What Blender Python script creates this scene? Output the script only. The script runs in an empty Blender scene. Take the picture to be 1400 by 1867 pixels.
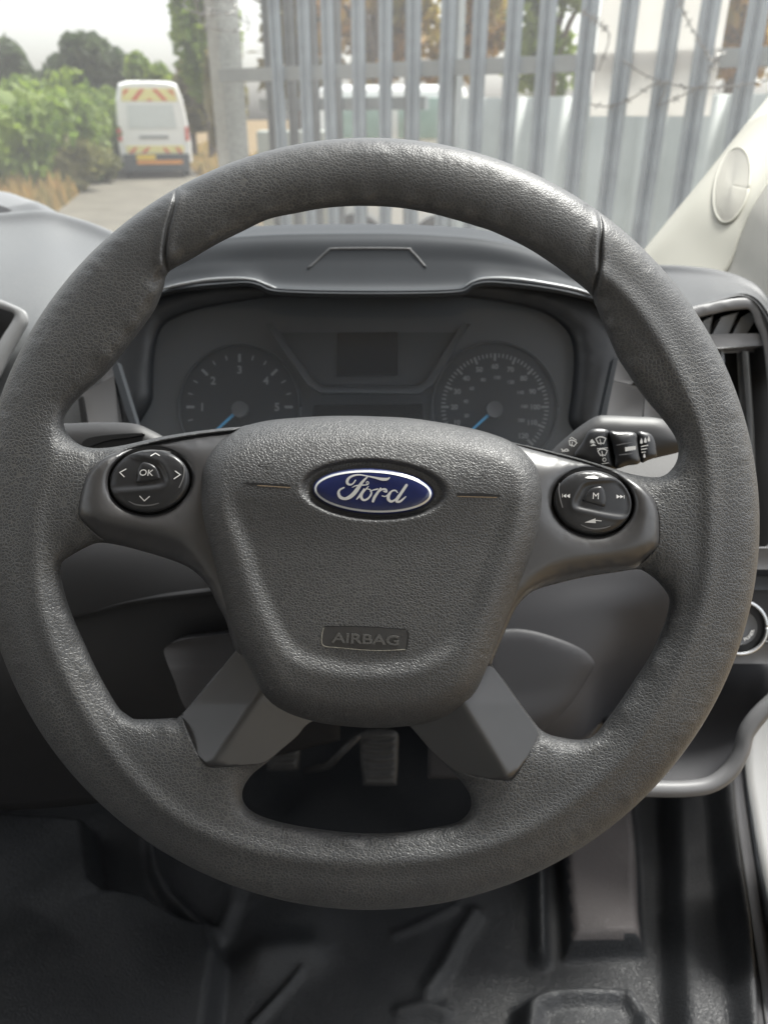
import bpy, math, random
import numpy as np
from mathutils import Vector, geometry
random.seed(7); rng = np.random.RandomState(7)
R = math.radians
scene = bpy.context.scene
col = scene.collection

# ------------------------------------------------------------------ camera
F = 1402.0; CX, CY = 700.0, 933.5
PITCH = R(27.1)
CAM = np.array([0.0, 0.0, 1.55])
FWD = np.array([0, math.cos(PITCH), -math.sin(PITCH)])
UPV = np.array([0, math.sin(PITCH), math.cos(PITCH)])
RGT = np.array([1.0, 0, 0])
cd = bpy.data.cameras.new('camera')
cam = bpy.data.objects.new('camera', cd); col.objects.link(cam)
cam.location = CAM
cam.rotation_euler = (math.pi/2 - PITCH, 0, 0)
cd.sensor_fit = 'VERTICAL'; cd.sensor_height = 36.0; cd.sensor_width = 27.0
cd.lens = 36.0*F/1867.0
cd.clip_start = 0.02; cd.clip_end = 3000
cd.dof.use_dof = True; cd.dof.focus_distance = 0.375; cd.dof.aperture_fstop = 10.5
scene.camera = cam

# ------------------------------------------------------------------ world + sun
SUN_EL, SUN_AZ = R(62), R(50)          # azimuth from +Y towards +X
w = bpy.data.worlds.new('World'); scene.world = w; w.use_nodes = True
nt = w.node_tree; nt.nodes.clear()
sky = nt.nodes.new('ShaderNodeTexSky'); sky.sky_type = 'NISHITA'; sky.sun_disc = False
sky.sun_elevation = SUN_EL; sky.sun_rotation = SUN_AZ
sky.air_density = 1.3; sky.dust_density = 4.0; sky.ozone_density = 1.0
hs = nt.nodes.new('ShaderNodeHueSaturation'); hs.inputs['Saturation'].default_value = 0.22
tint = nt.nodes.new('ShaderNodeMixRGB'); tint.blend_type = 'MULTIPLY'; tint.inputs[0].default_value = 1
tint.inputs[2].default_value = (1.0, 1.0, 0.985, 1)
bg = nt.nodes.new('ShaderNodeBackground'); bg.inputs[1].default_value = 0.12
wo = nt.nodes.new('ShaderNodeOutputWorld')
nt.links.new(sky.outputs[0], hs.inputs['Color']); nt.links.new(hs.outputs[0], tint.inputs[1])
nt.links.new(tint.outputs[0], bg.inputs[0]); nt.links.new(bg.outputs[0], wo.inputs[0])
sd = bpy.data.lights.new('sun', 'SUN'); sd.energy = 2.2; sd.angle = R(14); sd.color = (1, .975, .93)
sun = bpy.data.objects.new('sun', sd); col.objects.link(sun)
sdir = Vector((math.sin(SUN_AZ)*math.cos(SUN_EL), math.cos(SUN_AZ)*math.cos(SUN_EL), math.sin(SUN_EL)))
sun.rotation_euler = sdir.to_track_quat('Z', 'Y').to_euler(); sun.location = sdir*30
vs = scene.view_settings
vs.view_transform = 'Standard'; vs.look = 'None'; vs.exposure = 1.4; vs.gamma = 1; vs.use_curve_mapping = False

# ------------------------------------------------------------------ geometry helpers
def P(x, y, d):
    """photo pixel + distance along the optical axis (m) -> world point(s)"""
    x = np.asarray(x, float); y = np.asarray(y, float); d = np.asarray(d, float)
    x, y, d = np.broadcast_arrays(x, y, d)
    return CAM + d[..., None]*(FWD + ((x-CX)/F)[..., None]*RGT + ((CY-y)/F)[..., None]*UPV)
def onz(x, y, z):
    """photo pixel -> world point on the horizontal plane at height z"""
    v = FWD + (x-CX)/F*RGT + (CY-y)/F*UPV
    return CAM + v*((z-CAM[2])/v[2])
def ony(x, y, Y):
    v = FWD + (x-CX)/F*RGT + (CY-y)/F*UPV
    return CAM + v*(Y/v[1])

def catmull(pts, n=None, step=None, closed=False):
    p = np.asarray(pts, float)
    if closed: q = np.vstack([p[-1], p, p[0], p[1]])
    else: q = np.vstack([2*p[0]-p[1], p, 2*p[-1]-p[-2]])
    out = []
    for i in range(1, len(q)-2):
        a, b, c, e = q[i-1], q[i], q[i+1], q[i+2]
        for t in np.linspace(0, 1, 24, endpoint=False):
            out.append(.5*((2*b)+(-a+c)*t+(2*a-5*b+4*c-e)*t*t+(-a+3*b-3*c+e)*t**3))
    out.append(p[0] if closed else p[-1])
    out = np.array(out)
    s = np.r_[0, np.cumsum(np.linalg.norm(np.diff(out[:, :2], axis=0), axis=1)+1e-9)]
    if n is None: n = max(4, int(s[-1]/step)+1)
    u = np.linspace(0, s[-1], n+1 if closed else n)
    r = np.stack([np.interp(u, s, out[:, k]) for k in range(p.shape[1])], 1)
    return r[:-1] if closed else r

def mesh_obj(name, verts, faces, mat, parent=None, smooth=True, loc=None):
    v = np.asarray(verts, float)
    own = np.zeros(3)
    me = bpy.data.meshes.new(name)
    if parent is not None:
        own = v.mean(0)
        me.from_pydata((v-own).tolist(), [], [list(map(int, f)) for f in faces])
    else:
        own = np.asarray(loc, float) if loc is not None else v.mean(0)
        me.from_pydata((v-own).tolist(), [], [list(map(int, f)) for f in faces])
    me.update()
    if smooth: me.polygons.foreach_set('use_smooth', [True]*len(me.polygons))
    o = bpy.data.objects.new(name, me); col.objects.link(o)
    if mat: me.materials.append(mat)
    if parent is not None:
        o.parent = parent; o.location = own-np.array(parent['_w'])
    else: o.location = own
    o['_w'] = own.tolist()
    return o
def thing(name, label, cat, loc, group=None):
    o = bpy.data.objects.new(name, None); col.objects.link(o); o.location = loc
    o.empty_display_size = .05
    o['label'] = label; o['category'] = cat; o['_w'] = [float(a) for a in loc]
    if group: o['group'] = group
    return o
def tag(o, label, cat, group=None):
    o['label'] = label; o['category'] = cat
    if group: o['group'] = group
    return o
def struct(o, kind='structure'):
    o['kind'] = kind; return o

class MB:
    def __init__(s): s.v = []; s.f = []; s.n = 0
    def add(s, v, f):
        v = np.asarray(v, float).reshape(-1, 3); s.v.append(v)
        s.f += [[i+s.n for i in q] for q in f]; s.n += len(v); return s
    def box(s, c, d, rz=0):
        c = np.array(c, float); d = np.array(d, float)/2
        q = np.array([[x, y, z] for z in (-1, 1) for y in (-1, 1) for x in (-1, 1)])*d
        cs, sn = math.cos(rz), math.sin(rz)
        q = np.stack([q[:, 0]*cs-q[:, 1]*sn, q[:, 0]*sn+q[:, 1]*cs, q[:, 2]], 1)+c
        return s.add(q, [(0, 2, 3, 1), (4, 5, 7, 6), (0, 1, 5, 4), (2, 6, 7, 3), (0, 4, 6, 2), (1, 3, 7, 5)])
    def tube(s, pts, r, n=8, ref=None):
        pts = np.asarray(pts, float); m = len(pts)
        r = np.broadcast_to(np.asarray(r, float), (m,))
        t = np.gradient(pts, axis=0)
        if m > 8 and np.allclose(pts[0], pts[-1]): t[0] = t[-1] = pts[1]-pts[-2]
        t /= np.linalg.norm(t, axis=1)[:, None]+1e-12
        given = ref is not None; ref = np.array(ref if given else [0.12, .2, 1.0])
        if not given and abs(np.dot(t.mean(0)/np.linalg.norm(t.mean(0)+1e-9), ref/np.linalg.norm(ref))) > .9: ref = np.array([1., .1, 0])
        a = np.cross(t, ref); a /= np.linalg.norm(a, axis=1)[:, None]+1e-12
        b = np.cross(t, a); th = np.linspace(0, 2*math.pi, n, endpoint=False)
        v = (pts[:, None, :]+r[:, None, None]*(np.cos(th)[None, :, None]*a[:, None, :]+np.sin(th)[None, :, None]*b[:, None, :])).reshape(-1, 3)
        f = [(i*n+j, i*n+(j+1) % n, (i+1)*n+(j+1) % n, (i+1)*n+j) for i in range(m-1) for j in range(n)]
        f += [tuple(range(n))[::-1], tuple((m-1)*n+j for j in range(n))]
        return s.add(v, f)
    def plate(s, poly, d, th):
        """flat polygon traced at depth d (number or one per point), th metres thick"""
        p = np.asarray(poly, float); n = len(p)
        a = P(p[:, 0], p[:, 1], d); b = a+FWD*th
        tri = geometry.tessellate_polygon([[Vector((q[0], q[1], 0)) for q in p]])
        f = [tuple(t) for t in tri]+[tuple(n+i for i in t[::-1]) for t in tri]
        f += [(i, (i+1) % n, n+(i+1) % n, n+i) for i in range(n)]
        return s.add(np.vstack([a, b]), f)
    def build(s, name, mat, parent=None, smooth=False, loc=None):
        return mesh_obj(name, np.vstack(s.v), s.f, mat, parent, smooth, loc)

def bevel(o, wd, seg=2, ang=40):
    m = o.modifiers.new('bevel', 'BEVEL'); m.width = wd; m.segments = seg; m.limit_method = 'ANGLE'; m.angle_limit = R(ang)
    o.data.polygons.foreach_set('use_smooth', [True]*len(o.data.polygons))
    return o
def loft(name, rows, mat, parent=None, nu=60, nv=40, thick=.003, loc=None):
    rr = np.stack([catmull(np.array(r, float), n=nu) for r in rows])     # rows x nu x 3
    cols = []
    for j in range(nu):
        c = rr[:, j, :]; 
        q = np.vstack([2*c[0]-c[1], c, 2*c[-1]-c[-2]]); out = []
        seg = max(2, nv//(len(rows)-1))
        for i in range(1, len(q)-2):
            a, b, g, e = q[i-1], q[i], q[i+1], q[i+2]
            for t in np.linspace(0, 1, seg, endpoint=False):
                out.append(.5*((2*b)+(-a+g)*t+(2*a-5*b+4*g-e)*t*t+(-a+3*b-3*g+e)*t**3))
        out.append(c[-1]); cols.append(out)
    g = np.array(cols).transpose(1, 0, 2); m = g.shape[0]
    v = P(g[..., 0], g[..., 1], g[..., 2]).reshape(-1, 3)
    f = [(i*nu+j, (i+1)*nu+j, (i+1)*nu+j+1, i*nu+j+1) for i in range(m-1) for j in range(nu-1)]
    o = mesh_obj(name, v, f, mat, parent, True, loc)
    if thick:
        s = o.modifiers.new('thickness', 'SOLIDIFY'); s.thickness = thick; s.offset = -1
    return o

from mathutils.bvhtree import BVHTree
def caster(o):
    me = o.data; off = Vector(o['_w']); t = BVHTree.FromPolygons([v.co+off for v in me.vertices], [tuple(p.vertices) for p in me.polygons])
    def f(x, y):
        out = []
        for a, b in zip(np.ravel(x), np.ravel(y)):
            v = P(a, b, 1.0)-CAM; h = t.ray_cast(Vector(CAM), Vector(v)); out.append((Vector(h[0])-Vector(CAM)).dot(Vector(FWD)) if h[0] else np.nan)
        out = np.array(out); bad = np.isnan(out)
        if bad.any(): out[bad] = np.nanmean(out) if not bad.all() else .8
        return out
    return f
def seg_dist(px, py, poly, closed=True):
    p = np.asarray(poly, float); q = np.roll(p, -1, 0) if closed else p[1:]
    if not closed: p = p[:-1]
    out = np.full(px.shape, 1e9)
    for i in range(0, len(p), 64):
        a = p[i:i+64]; b = q[i:i+64]; ab = b-a; L = (ab**2).sum(1)+1e-9
        t = ((px[:, None]-a[:, 0])*ab[:, 0]+(py[:, None]-a[:, 1])*ab[:, 1])/L
        t = np.clip(t, 0, 1)
        dx = px[:, None]-(a[:, 0]+t*ab[:, 0]); dy = py[:, None]-(a[:, 1]+t*ab[:, 1])
        out = np.minimum(out, np.sqrt((dx*dx+dy*dy).min(1)))
    return out
def inside(px, py, poly):
    p = np.asarray(poly, float); q = np.roll(p, -1, 0); r = np.zeros(px.shape, bool)
    for (x0, y0), (x1, y1) in zip(p, q):
        if y0 == y1: continue
        c = (y0 > py) != (y1 > py)
        r ^= c & (px < (x1-x0)*(py-y0)/(y1-y0)+x0)
    return r
def sstep(a, b, x):
    t = np.clip((x-a)/(b-a), 0, 1); return t*t*(3-2*t)

def region(outline, holes, zf, spacing=7, rings=(1, 3, 7, 13, 20), smooth_it=0, smooth_d=18, lines=()):
    """triangulated sheet over a traced outline with height zf(x, y, d); returns pts(x,y,z), faces, loops"""
    loops = [np.asarray(outline, float)]+[np.asarray(h, float) for h in holes]
    pts = []; edges = []; k = 0; lid = []
    for L in loops:
        n = len(L); pts.append(L); edges += [(k+i, k+(i+1) % n) for i in range(n)]; lid.append(list(range(k, k+n))); k += n
    ext = []
    for L in loops:
        t = np.roll(L, -1, 0)-np.roll(L, 1, 0); t /= np.linalg.norm(t, axis=1)[:, None]+1e-9
        nrm = np.stack([-t[:, 1], t[:, 0]], 1)
        for j, r in enumerate(rings):
            for sg in (1, -1): ext.append(np.c_[L+nrm*r*sg, np.full(len(L), r)])
    x0, y0 = loops[0].min(0); x1, y1 = loops[0].max(0)
    gx, gy = np.meshgrid(np.arange(x0, x1, spacing), np.arange(y0, y1, spacing*.866))
    gx = gx+(np.arange(gx.shape[0]) % 2)[:, None]*spacing*.5
    ext.append(np.c_[gx.ravel(), gy.ravel(), np.full(gx.size, (rings[-1] if rings else 0)+spacing*.7)])
    for ln in lines:                                   # denser rows along a crease
        t = np.gradient(ln, axis=0); t /= np.linalg.norm(t, axis=1)[:, None]+1e-9; nrm = np.stack([-t[:, 1], t[:, 0]], 1)
        for o_ in (0, -2, 2, -4, 4, -6.5, 6.5, -10, 10): ext.insert(0, np.c_[ln+nrm*o_, np.full(len(ln), 1.0)])
    E = np.vstack(ext)
    if len(lines):
        nl = sum(len(l)*9 for l in lines); dl = np.min([seg_dist(E[nl:, 0], E[nl:, 1], l, False) for l in lines], 0)
        E = np.vstack([E[:nl], E[nl:][dl > 13]])
    ok = inside(E[:, 0], E[:, 1], loops[0])
    for L in loops[1:]: ok &= ~inside(E[:, 0], E[:, 1], L)
    E = E[ok]
    d = np.min([seg_dist(E[:, 0], E[:, 1], L) for L in loops], 0)
    E = E[d >= E[:, 2]*.93-1e-6][:, :2]
    allp = np.vstack(pts+[E])
    # drop near duplicates
    nb = sum(len(p) for p in pts)
    key = {}; keep = list(range(nb)); cell = 1.1
    for i in range(nb): key[(int(allp[i, 0]//cell), int(allp[i, 1]//cell))] = 1
    for i in range(nb, len(allp)):
        c = (int(allp[i, 0]//cell), int(allp[i, 1]//cell))
        if c in key: continue
        key[c] = 1; keep.append(i)
    allp = allp[keep]
    res = geometry.delaunay_2d_cdt([Vector(p) for p in allp.tolist()], edges, [], 0, 1e-4)
    V = np.array([tuple(v) for v in res[0]]); Fc = np.array([f for f in res[2] if len(f) == 3])
    c = V[Fc].mean(1)
    ok = inside(c[:, 0], c[:, 1], loops[0])
    for L in loops[1:]: ok &= ~inside(c[:, 0], c[:, 1], L)
    Fc = Fc[ok]
    a, b, e = V[Fc[:, 0]], V[Fc[:, 1]], V[Fc[:, 2]]
    cr = (b[:, 0]-a[:, 0])*(e[:, 1]-a[:, 1])-(b[:, 1]-a[:, 1])*(e[:, 0]-a[:, 0])
    Fc[cr > 0] = Fc[cr > 0][:, ::-1]          # face the camera (y is down)
    d = np.min([seg_dist(V[:, 0], V[:, 1], L) for L in loops], 0)
    z = zf(V[:, 0], V[:, 1], d)
    if smooth_it:
        ed = np.unique(np.sort(np.vstack([Fc[:, [0, 1]], Fc[:, [1, 2]], Fc[:, [2, 0]]]), 1), axis=0)
        wgt = np.clip((d-4)/smooth_d, 0, 1)*.8
        deg = np.bincount(ed.ravel(), minlength=len(V))+1e-9
        for _ in range(smooth_it):
            s = np.bincount(ed[:, 0], z[ed[:, 1]], len(V))+np.bincount(ed[:, 1], z[ed[:, 0]], len(V))
            z = z+wgt*(s/deg-z)
    # boundary edges
    e2 = np.vstack([Fc[:, [0, 1]], Fc[:, [1, 2]], Fc[:, [2, 0]]])
    seen = {}
    for u, v_ in e2.tolist(): seen[(u, v_)] = 1
    bnd = [(u, v_) for u, v_ in seen if (v_, u) not in seen]
    return np.c_[V, z], Fc, bnd

D0 = 0.39; U = D0/F
def W(p): p = np.asarray(p, float); return P(p[..., 0], p[..., 1], D0-p[..., 2]*U)
def skirted(pts, fc, bnd, drop):
    """close the sheet with side walls going 'drop' px deeper and slightly inwards"""
    n = len(pts); bi = sorted({i for e in bnd for i in e}); m = {b: n+i for i, b in enumerate(bi)}
    low = pts[bi].copy(); low[:, 2] = low[:, 2]-drop
    v = np.vstack([pts, low]); f = fc.tolist()+[(b, a, m[a], m[b]) for a, b in bnd]
    return v, f

_tc = {}
def text2d(s, bold=0.0):
    if (s, bold) in _tc: return _tc[(s, bold)]
    c = bpy.data.curves.new('t', 'FONT'); c.body = s; c.align_x = 'CENTER'; c.offset = bold; c.resolution_u = 3
    o = bpy.data.objects.new('t', c); col.objects.link(o)
    dg = bpy.context.evaluated_depsgraph_get(); dg.update()
    me = bpy.data.meshes.new_from_object(o.evaluated_get(dg))
    v = np.array([tuple(a.co)[:2] for a in me.vertices]); f = [tuple(p.vertices) for p in me.polygons]
    v[:, 1] -= (v[:, 1].min()+v[:, 1].max())/2; v[:, 0] -= (v[:, 0].min()+v[:, 0].max())/2
    v /= (v[:, 1].max()-v[:, 1].min())
    bpy.data.objects.remove(o); bpy.data.curves.remove(c); bpy.data.meshes.remove(me)
    _tc[(s, bold)] = (v, f); return v, f
def put_text(mb, s, cx, cy, h, rot, tow, bold=0.0, sx=1.0, raise_=None, shear=0):
    """tow(pts Nx2) -> world"""
    v, f = text2d(s, bold); cs, sn = math.cos(R(rot)), math.sin(R(rot))
    q = v*h*np.array([sx, 1]); q[:, 0] += q[:, 1]*shear
    xy = np.stack([cx+q[:, 0]*cs+q[:, 1]*sn, cy+q[:, 0]*sn-q[:, 1]*cs], 1)
    w0 = tow(xy)
    if raise_:
        n = len(w0); a = w0-FWD*raise_
        cnt = {}
        for fc in f:
            for i in range(len(fc)): cnt[(fc[i], fc[(i+1) % len(fc)])] = 1
        sd_ = [(a_, b_, b_+n, a_+n) for a_, b_ in cnt if (b_, a_) not in cnt]
        mb.add(np.vstack([a, w0]), [tuple(t) for t in f]+sd_)
    else: mb.add(w0, f)
def ribbon(mb, pts, wid, tow, n=26, closed=False):
    """brush stroke through pts with widths"""
    a = np.c_[np.asarray(pts, float), np.broadcast_to(np.asarray(wid, float), (len(pts),))]
    r = catmull(a, n=n, closed=closed)
    if closed: r = np.vstack([r, r[:1]])
    t = np.gradient(r[:, :2], axis=0); t /= np.linalg.norm(t, axis=1)[:, None]+1e-9
    nn = np.stack([-t[:, 1], t[:, 0]], 1)*r[:, 2:3]/2
    m = len(r); V = np.vstack([r[:, :2]+nn, r[:, :2]-nn]); f = [(i, i+1, m+i+1, m+i) for i in range(m-1)]
    if not closed:
        for e, sg in ((0, -1), (m-1, 1)):
            k = len(V); th = np.linspace(-math.pi/2, math.pi/2, 7)
            cap = [r[e, :2]+r[e, 2]/2*(math.cos(x)*t[e]*sg+math.sin(x)*np.array([-t[e][1], t[e][0]])) for x in th]
            V = np.vstack([V, cap]); f.append(tuple(range(k, k+7)))
    mb.add(tow(V), f)

# ------------------------------------------------------------------ materials
def mat(name, base, rough=.5, metal=0, spec=.5, coat=0, var=0, vscale=8, bump=None, color2=None, trans=0):
    m = bpy.data.materials.new(name); m.use_nodes = True; t = m.node_tree; b = t.nodes['Principled BSDF']
    b.inputs['Base Color'].default_value = (*base, 1); b.inputs['Roughness'].default_value = rough
    b.inputs['Metallic'].default_value = metal; b.inputs['Specular IOR Level'].default_value = spec
    b.inputs['Coat Weight'].default_value = coat
    tc = t.nodes.new('ShaderNodeTexCoord')
    if var or color2:
        n = t.nodes.new('ShaderNodeTexNoise'); n.inputs['Scale'].default_value = vscale; n.inputs['Detail'].default_value = 6
        n.inputs['Roughness'].default_value = .6
        t.links.new(tc.outputs['Object'], n.inputs['Vector'])
        mx = t.nodes.new('ShaderNodeMixRGB'); t.links.new(n.outputs[0], mx.inputs[0])
        if color2: mx.inputs[1].default_value = (*base, 1); mx.inputs[2].default_value = (*color2, 1)
        else:
            mx.inputs[1].default_value = (*[c*(1-var) for c in base], 1); mx.inputs[2].default_value = (*[c*(1+var) for c in base], 1)
        rp = t.nodes.new('ShaderNodeMapRange'); rp.inputs[1].default_value = .32; rp.inputs[2].default_value = .68
        t.links.new(n.outputs[0], rp.inputs[0]); t.links.new(rp.outputs[0], mx.inputs[0])
        t.links.new(mx.outputs[0], b.inputs['Base Color'])
    if bump:
        sc_, st, dist = bump
        n = t.nodes.new('ShaderNodeTexNoise'); n.inputs['Scale'].default_value = sc_; n.inputs['Detail'].default_value = 2
        t.links.new(tc.outputs['Object'], n.inputs['Vector'])
        bp = t.nodes.new('ShaderNodeBump'); bp.inputs['Strength'].default_value = st; bp.inputs['Distance'].default_value = dist
        t.links.new(n.outputs[0], bp.inputs['Height']); t.links.new(bp.outputs[0], b.inputs['Normal'])
    return m
def leather(name, base, cell, rough=.46, strength=.6, dist=.0004, dust=(.16, .155, .14), dustamt=.5, stretch=(1, 1, 1), spec=.5, worn=False):
    """moulded grain: voronoi cells with worn, dusty creases"""
    m = bpy.data.materials.new(name); m.use_nodes = True; t = m.node_tree; b = t.nodes['Principled BSDF']; L = t.links.new
    b.inputs['Specular IOR Level'].default_value = spec
    tc = t.nodes.new('ShaderNodeTexCoord'); mp = t.nodes.new('ShaderNodeMapping'); mp.inputs['Scale'].default_value = stretch
    L(tc.outputs['Object'], mp.inputs['Vector'])
    n0 = t.nodes.new('ShaderNodeTexNoise'); n0.inputs['Scale'].default_value = 1/cell*.45; n0.inputs['Detail'].default_value = 3
    L(mp.outputs[0], n0.inputs['Vector'])
    add = t.nodes.new('ShaderNodeMixRGB'); add.blend_type = 'LINEAR_LIGHT'; add.inputs[0].default_value = cell*.3
    L(mp.outputs[0], add.inputs[1]); L(n0.outputs['Color'], add.inputs[2])
    v = t.nodes.new('ShaderNodeTexVoronoi'); v.feature = 'DISTANCE_TO_EDGE'; v.inputs['Scale'].default_value = 1/cell
    L(add.outputs[0], v.inputs['Vector'])
    r = t.nodes.new('ShaderNodeMapRange'); r.inputs[1].default_value = 0; r.inputs[2].default_value = .22; L(v.outputs[0], r.inputs[0])
    r.interpolation_type = 'SMOOTHSTEP'
    nf = t.nodes.new('ShaderNodeTexNoise'); nf.inputs['Scale'].default_value = 1/cell*1.6; nf.inputs['Detail'].default_value = 4
    L(mp.outputs[0], nf.inputs['Vector'])
    hm = t.nodes.new('ShaderNodeMath'); hm.operation = 'MULTIPLY_ADD'; hm.inputs[1].default_value = .45
    L(nf.outputs[0], hm.inputs[0]); L(r.outputs[0], hm.inputs[2])
    bp = t.nodes.new('ShaderNodeBump'); bp.inputs['Strength'].default_value = strength; bp.inputs['Distance'].default_value = dist
    L(hm.outputs[0], bp.inputs['Height']); L(bp.outputs[0], b.inputs['Normal'])
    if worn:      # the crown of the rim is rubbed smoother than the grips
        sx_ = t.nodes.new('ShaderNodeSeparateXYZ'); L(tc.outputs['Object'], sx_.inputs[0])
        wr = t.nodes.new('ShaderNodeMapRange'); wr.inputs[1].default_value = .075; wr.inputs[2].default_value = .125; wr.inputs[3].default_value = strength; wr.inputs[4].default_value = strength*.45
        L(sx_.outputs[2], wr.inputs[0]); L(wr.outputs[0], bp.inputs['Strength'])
    # patchy dust in creases
    nl = t.nodes.new('ShaderNodeTexNoise'); nl.inputs['Scale'].default_value = 14; nl.inputs['Detail'].default_value = 5
    L(tc.outputs['Object'], nl.inputs['Vector'])
    rl = t.nodes.new('ShaderNodeMapRange'); rl.inputs[1].default_value = .38; rl.inputs[2].default_value = .65
    rl.inputs[3].default_value = .25*dustamt; rl.inputs[4].default_value = dustamt; L(nl.outputs[0], rl.inputs[0])
    inv = t.nodes.new('ShaderNodeMapRange'); inv.inputs[1].default_value = 0; inv.inputs[2].default_value = .13
    inv.inputs[3].default_value = 1; inv.inputs[4].default_value = 0; L(v.outputs[0], inv.inputs[0])
    mu = t.nodes.new('ShaderNodeMath'); mu.operation = 'MULTIPLY'; L(inv.outputs[0], mu.inputs[0]); L(rl.outputs[0], mu.inputs[1])
    mx = t.nodes.new('ShaderNodeMixRGB'); mx.inputs[1].default_value = (*base, 1); mx.inputs[2].default_value = (*dust, 1)
    L(mu.outputs[0], mx.inputs[0]); L(mx.outputs[0], b.inputs['Base Color'])
    rr = t.nodes.new('ShaderNodeMapRange'); rr.inputs[3].default_value = rough-.07; rr.inputs[4].default_value = rough+.1
    L(nl.outputs[0], rr.inputs[0]); L(rr.outputs[0], b.inputs['Roughness'])
    return m

M = {}
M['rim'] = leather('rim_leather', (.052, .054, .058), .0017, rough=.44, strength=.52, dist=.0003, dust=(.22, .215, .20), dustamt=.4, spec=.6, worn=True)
M['pad'] = leather('pad_grain', (.038, .039, .042), .0014, rough=.45, strength=.48, dist=.0003, dust=(.22, .215, .20), dustamt=.36, spec=.8)
M['satin'] = mat('satin_black_trim', (.046, .046, .049), rough=.36, spec=1.0, var=.1, vscale=30, bump=(2500, .12, .0001))
M['satin2'] = mat('satin_spoke_cover', (.032, .032, .034), rough=.34, spec=1.0, var=.1, vscale=30, bump=(2500, .12, .0001))
M['gloss'] = mat('button_plastic', (.028, .029, .032), rough=.3, var=.1, vscale=40, bump=(2500, .08, .0001))
M['stalk'] = mat('stalk_plastic', (.035, .035, .037), rough=.45, var=.08, bump=(1500, .15, .0001))
M['gap'] = mat('deep_black', (.006, .006, .007), rough=.6, var=.1)
M['icon'] = mat('white_print', (.75, .75, .74), rough=.5, var=.03)
M['icond'] = mat('dim_print', (.19, .195, .20), rough=.6, var=.08, vscale=300)
M['blue'] = mat('emblem_blue', (.010, .018, .085), rough=.12, coat=1, var=.12, vscale=60)
M['chrome'] = mat('chrome', (.68, .69, .70), rough=.22, metal=1, var=.04)
M['silver'] = mat('silver_lettering', (.75, .76, .77), rough=.35, metal=.45, var=.04)
M['tan'] = mat('tan_dirt', (.20, .15, .10), rough=.9, var=.3, vscale=600)
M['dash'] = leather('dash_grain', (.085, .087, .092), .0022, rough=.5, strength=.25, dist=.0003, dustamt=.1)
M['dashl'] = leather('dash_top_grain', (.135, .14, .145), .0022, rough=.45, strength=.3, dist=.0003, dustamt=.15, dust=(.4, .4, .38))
M['hood'] = mat('hood_plastic', (.050, .055, .062), rough=.65, spec=.22, var=.06, bump=(1500, .2, .0002))
M['strip'] = mat('satin_grey_strip', (.30, .31, .32), rough=.3, metal=.4, var=.05)
M['lower'] = mat('lower_dash_plastic', (.042, .042, .046), rough=.55, spec=.3, var=.06, bump=(1600, .25, .0002))
M['lowerd'] = mat('lower_dash_dark', (.018, .018, .02), rough=.55, var=.1, bump=(1600, .25, .0002))
M['greyp'] = mat('grey_plastic', (.16, .16, .165), rough=.45, var=.05, bump=(1600, .2, .0002))
M['greyl'] = mat('light_grey_plastic', (.28, .285, .29), rough=.45, var=.05, bump=(1600, .2, .0002))
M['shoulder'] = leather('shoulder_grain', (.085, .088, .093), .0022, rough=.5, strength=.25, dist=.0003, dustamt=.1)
M['clust'] = mat('cluster_mask', (.035, .038, .043), rough=.45, var=.06, vscale=20)
M['clustp'] = mat('cluster_plate', (.075, .078, .084), rough=.45, var=.06, vscale=20)
M['dial'] = mat('dial_face', (.014, .016, .02), rough=.5, var=.1)
M['needle'] = mat('blue_needle', (.10, .42, .75), rough=.4, var=.05)
M['screen'] = mat('display_glass', (.006, .007, .01), rough=.15, var=.1)
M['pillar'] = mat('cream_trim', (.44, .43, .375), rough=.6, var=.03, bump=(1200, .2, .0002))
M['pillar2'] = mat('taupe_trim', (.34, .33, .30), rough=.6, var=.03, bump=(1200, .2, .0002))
M['vinyl'] = leather('floor_vinyl', (.021, .023, .026), .0026, rough=.44, strength=.5, dist=.0008, dustamt=.25, dust=(.09, .085, .085))
M['vinylb'] = leather('floor_vinyl_pale', (.10, .09, .09), .0026, rough=.5, strength=.6, dist=.0008, dustamt=.35, dust=(.15, .14, .14))
M['rubber'] = mat('rubber', (.03, .03, .032), rough=.55, var=.2, vscale=60, bump=(400, .4, .001))
M['sill'] = mat('sill_plastic', (.09, .09, .095), rough=.6, var=.06, bump=(900, .2, .0002))
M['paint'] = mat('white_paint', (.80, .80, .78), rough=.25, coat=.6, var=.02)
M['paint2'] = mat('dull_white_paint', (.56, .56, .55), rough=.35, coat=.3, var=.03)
M['steel'] = mat('dull_steel', (.22, .22, .21), rough=.4, metal=.8, var=.2, vscale=50)

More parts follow.
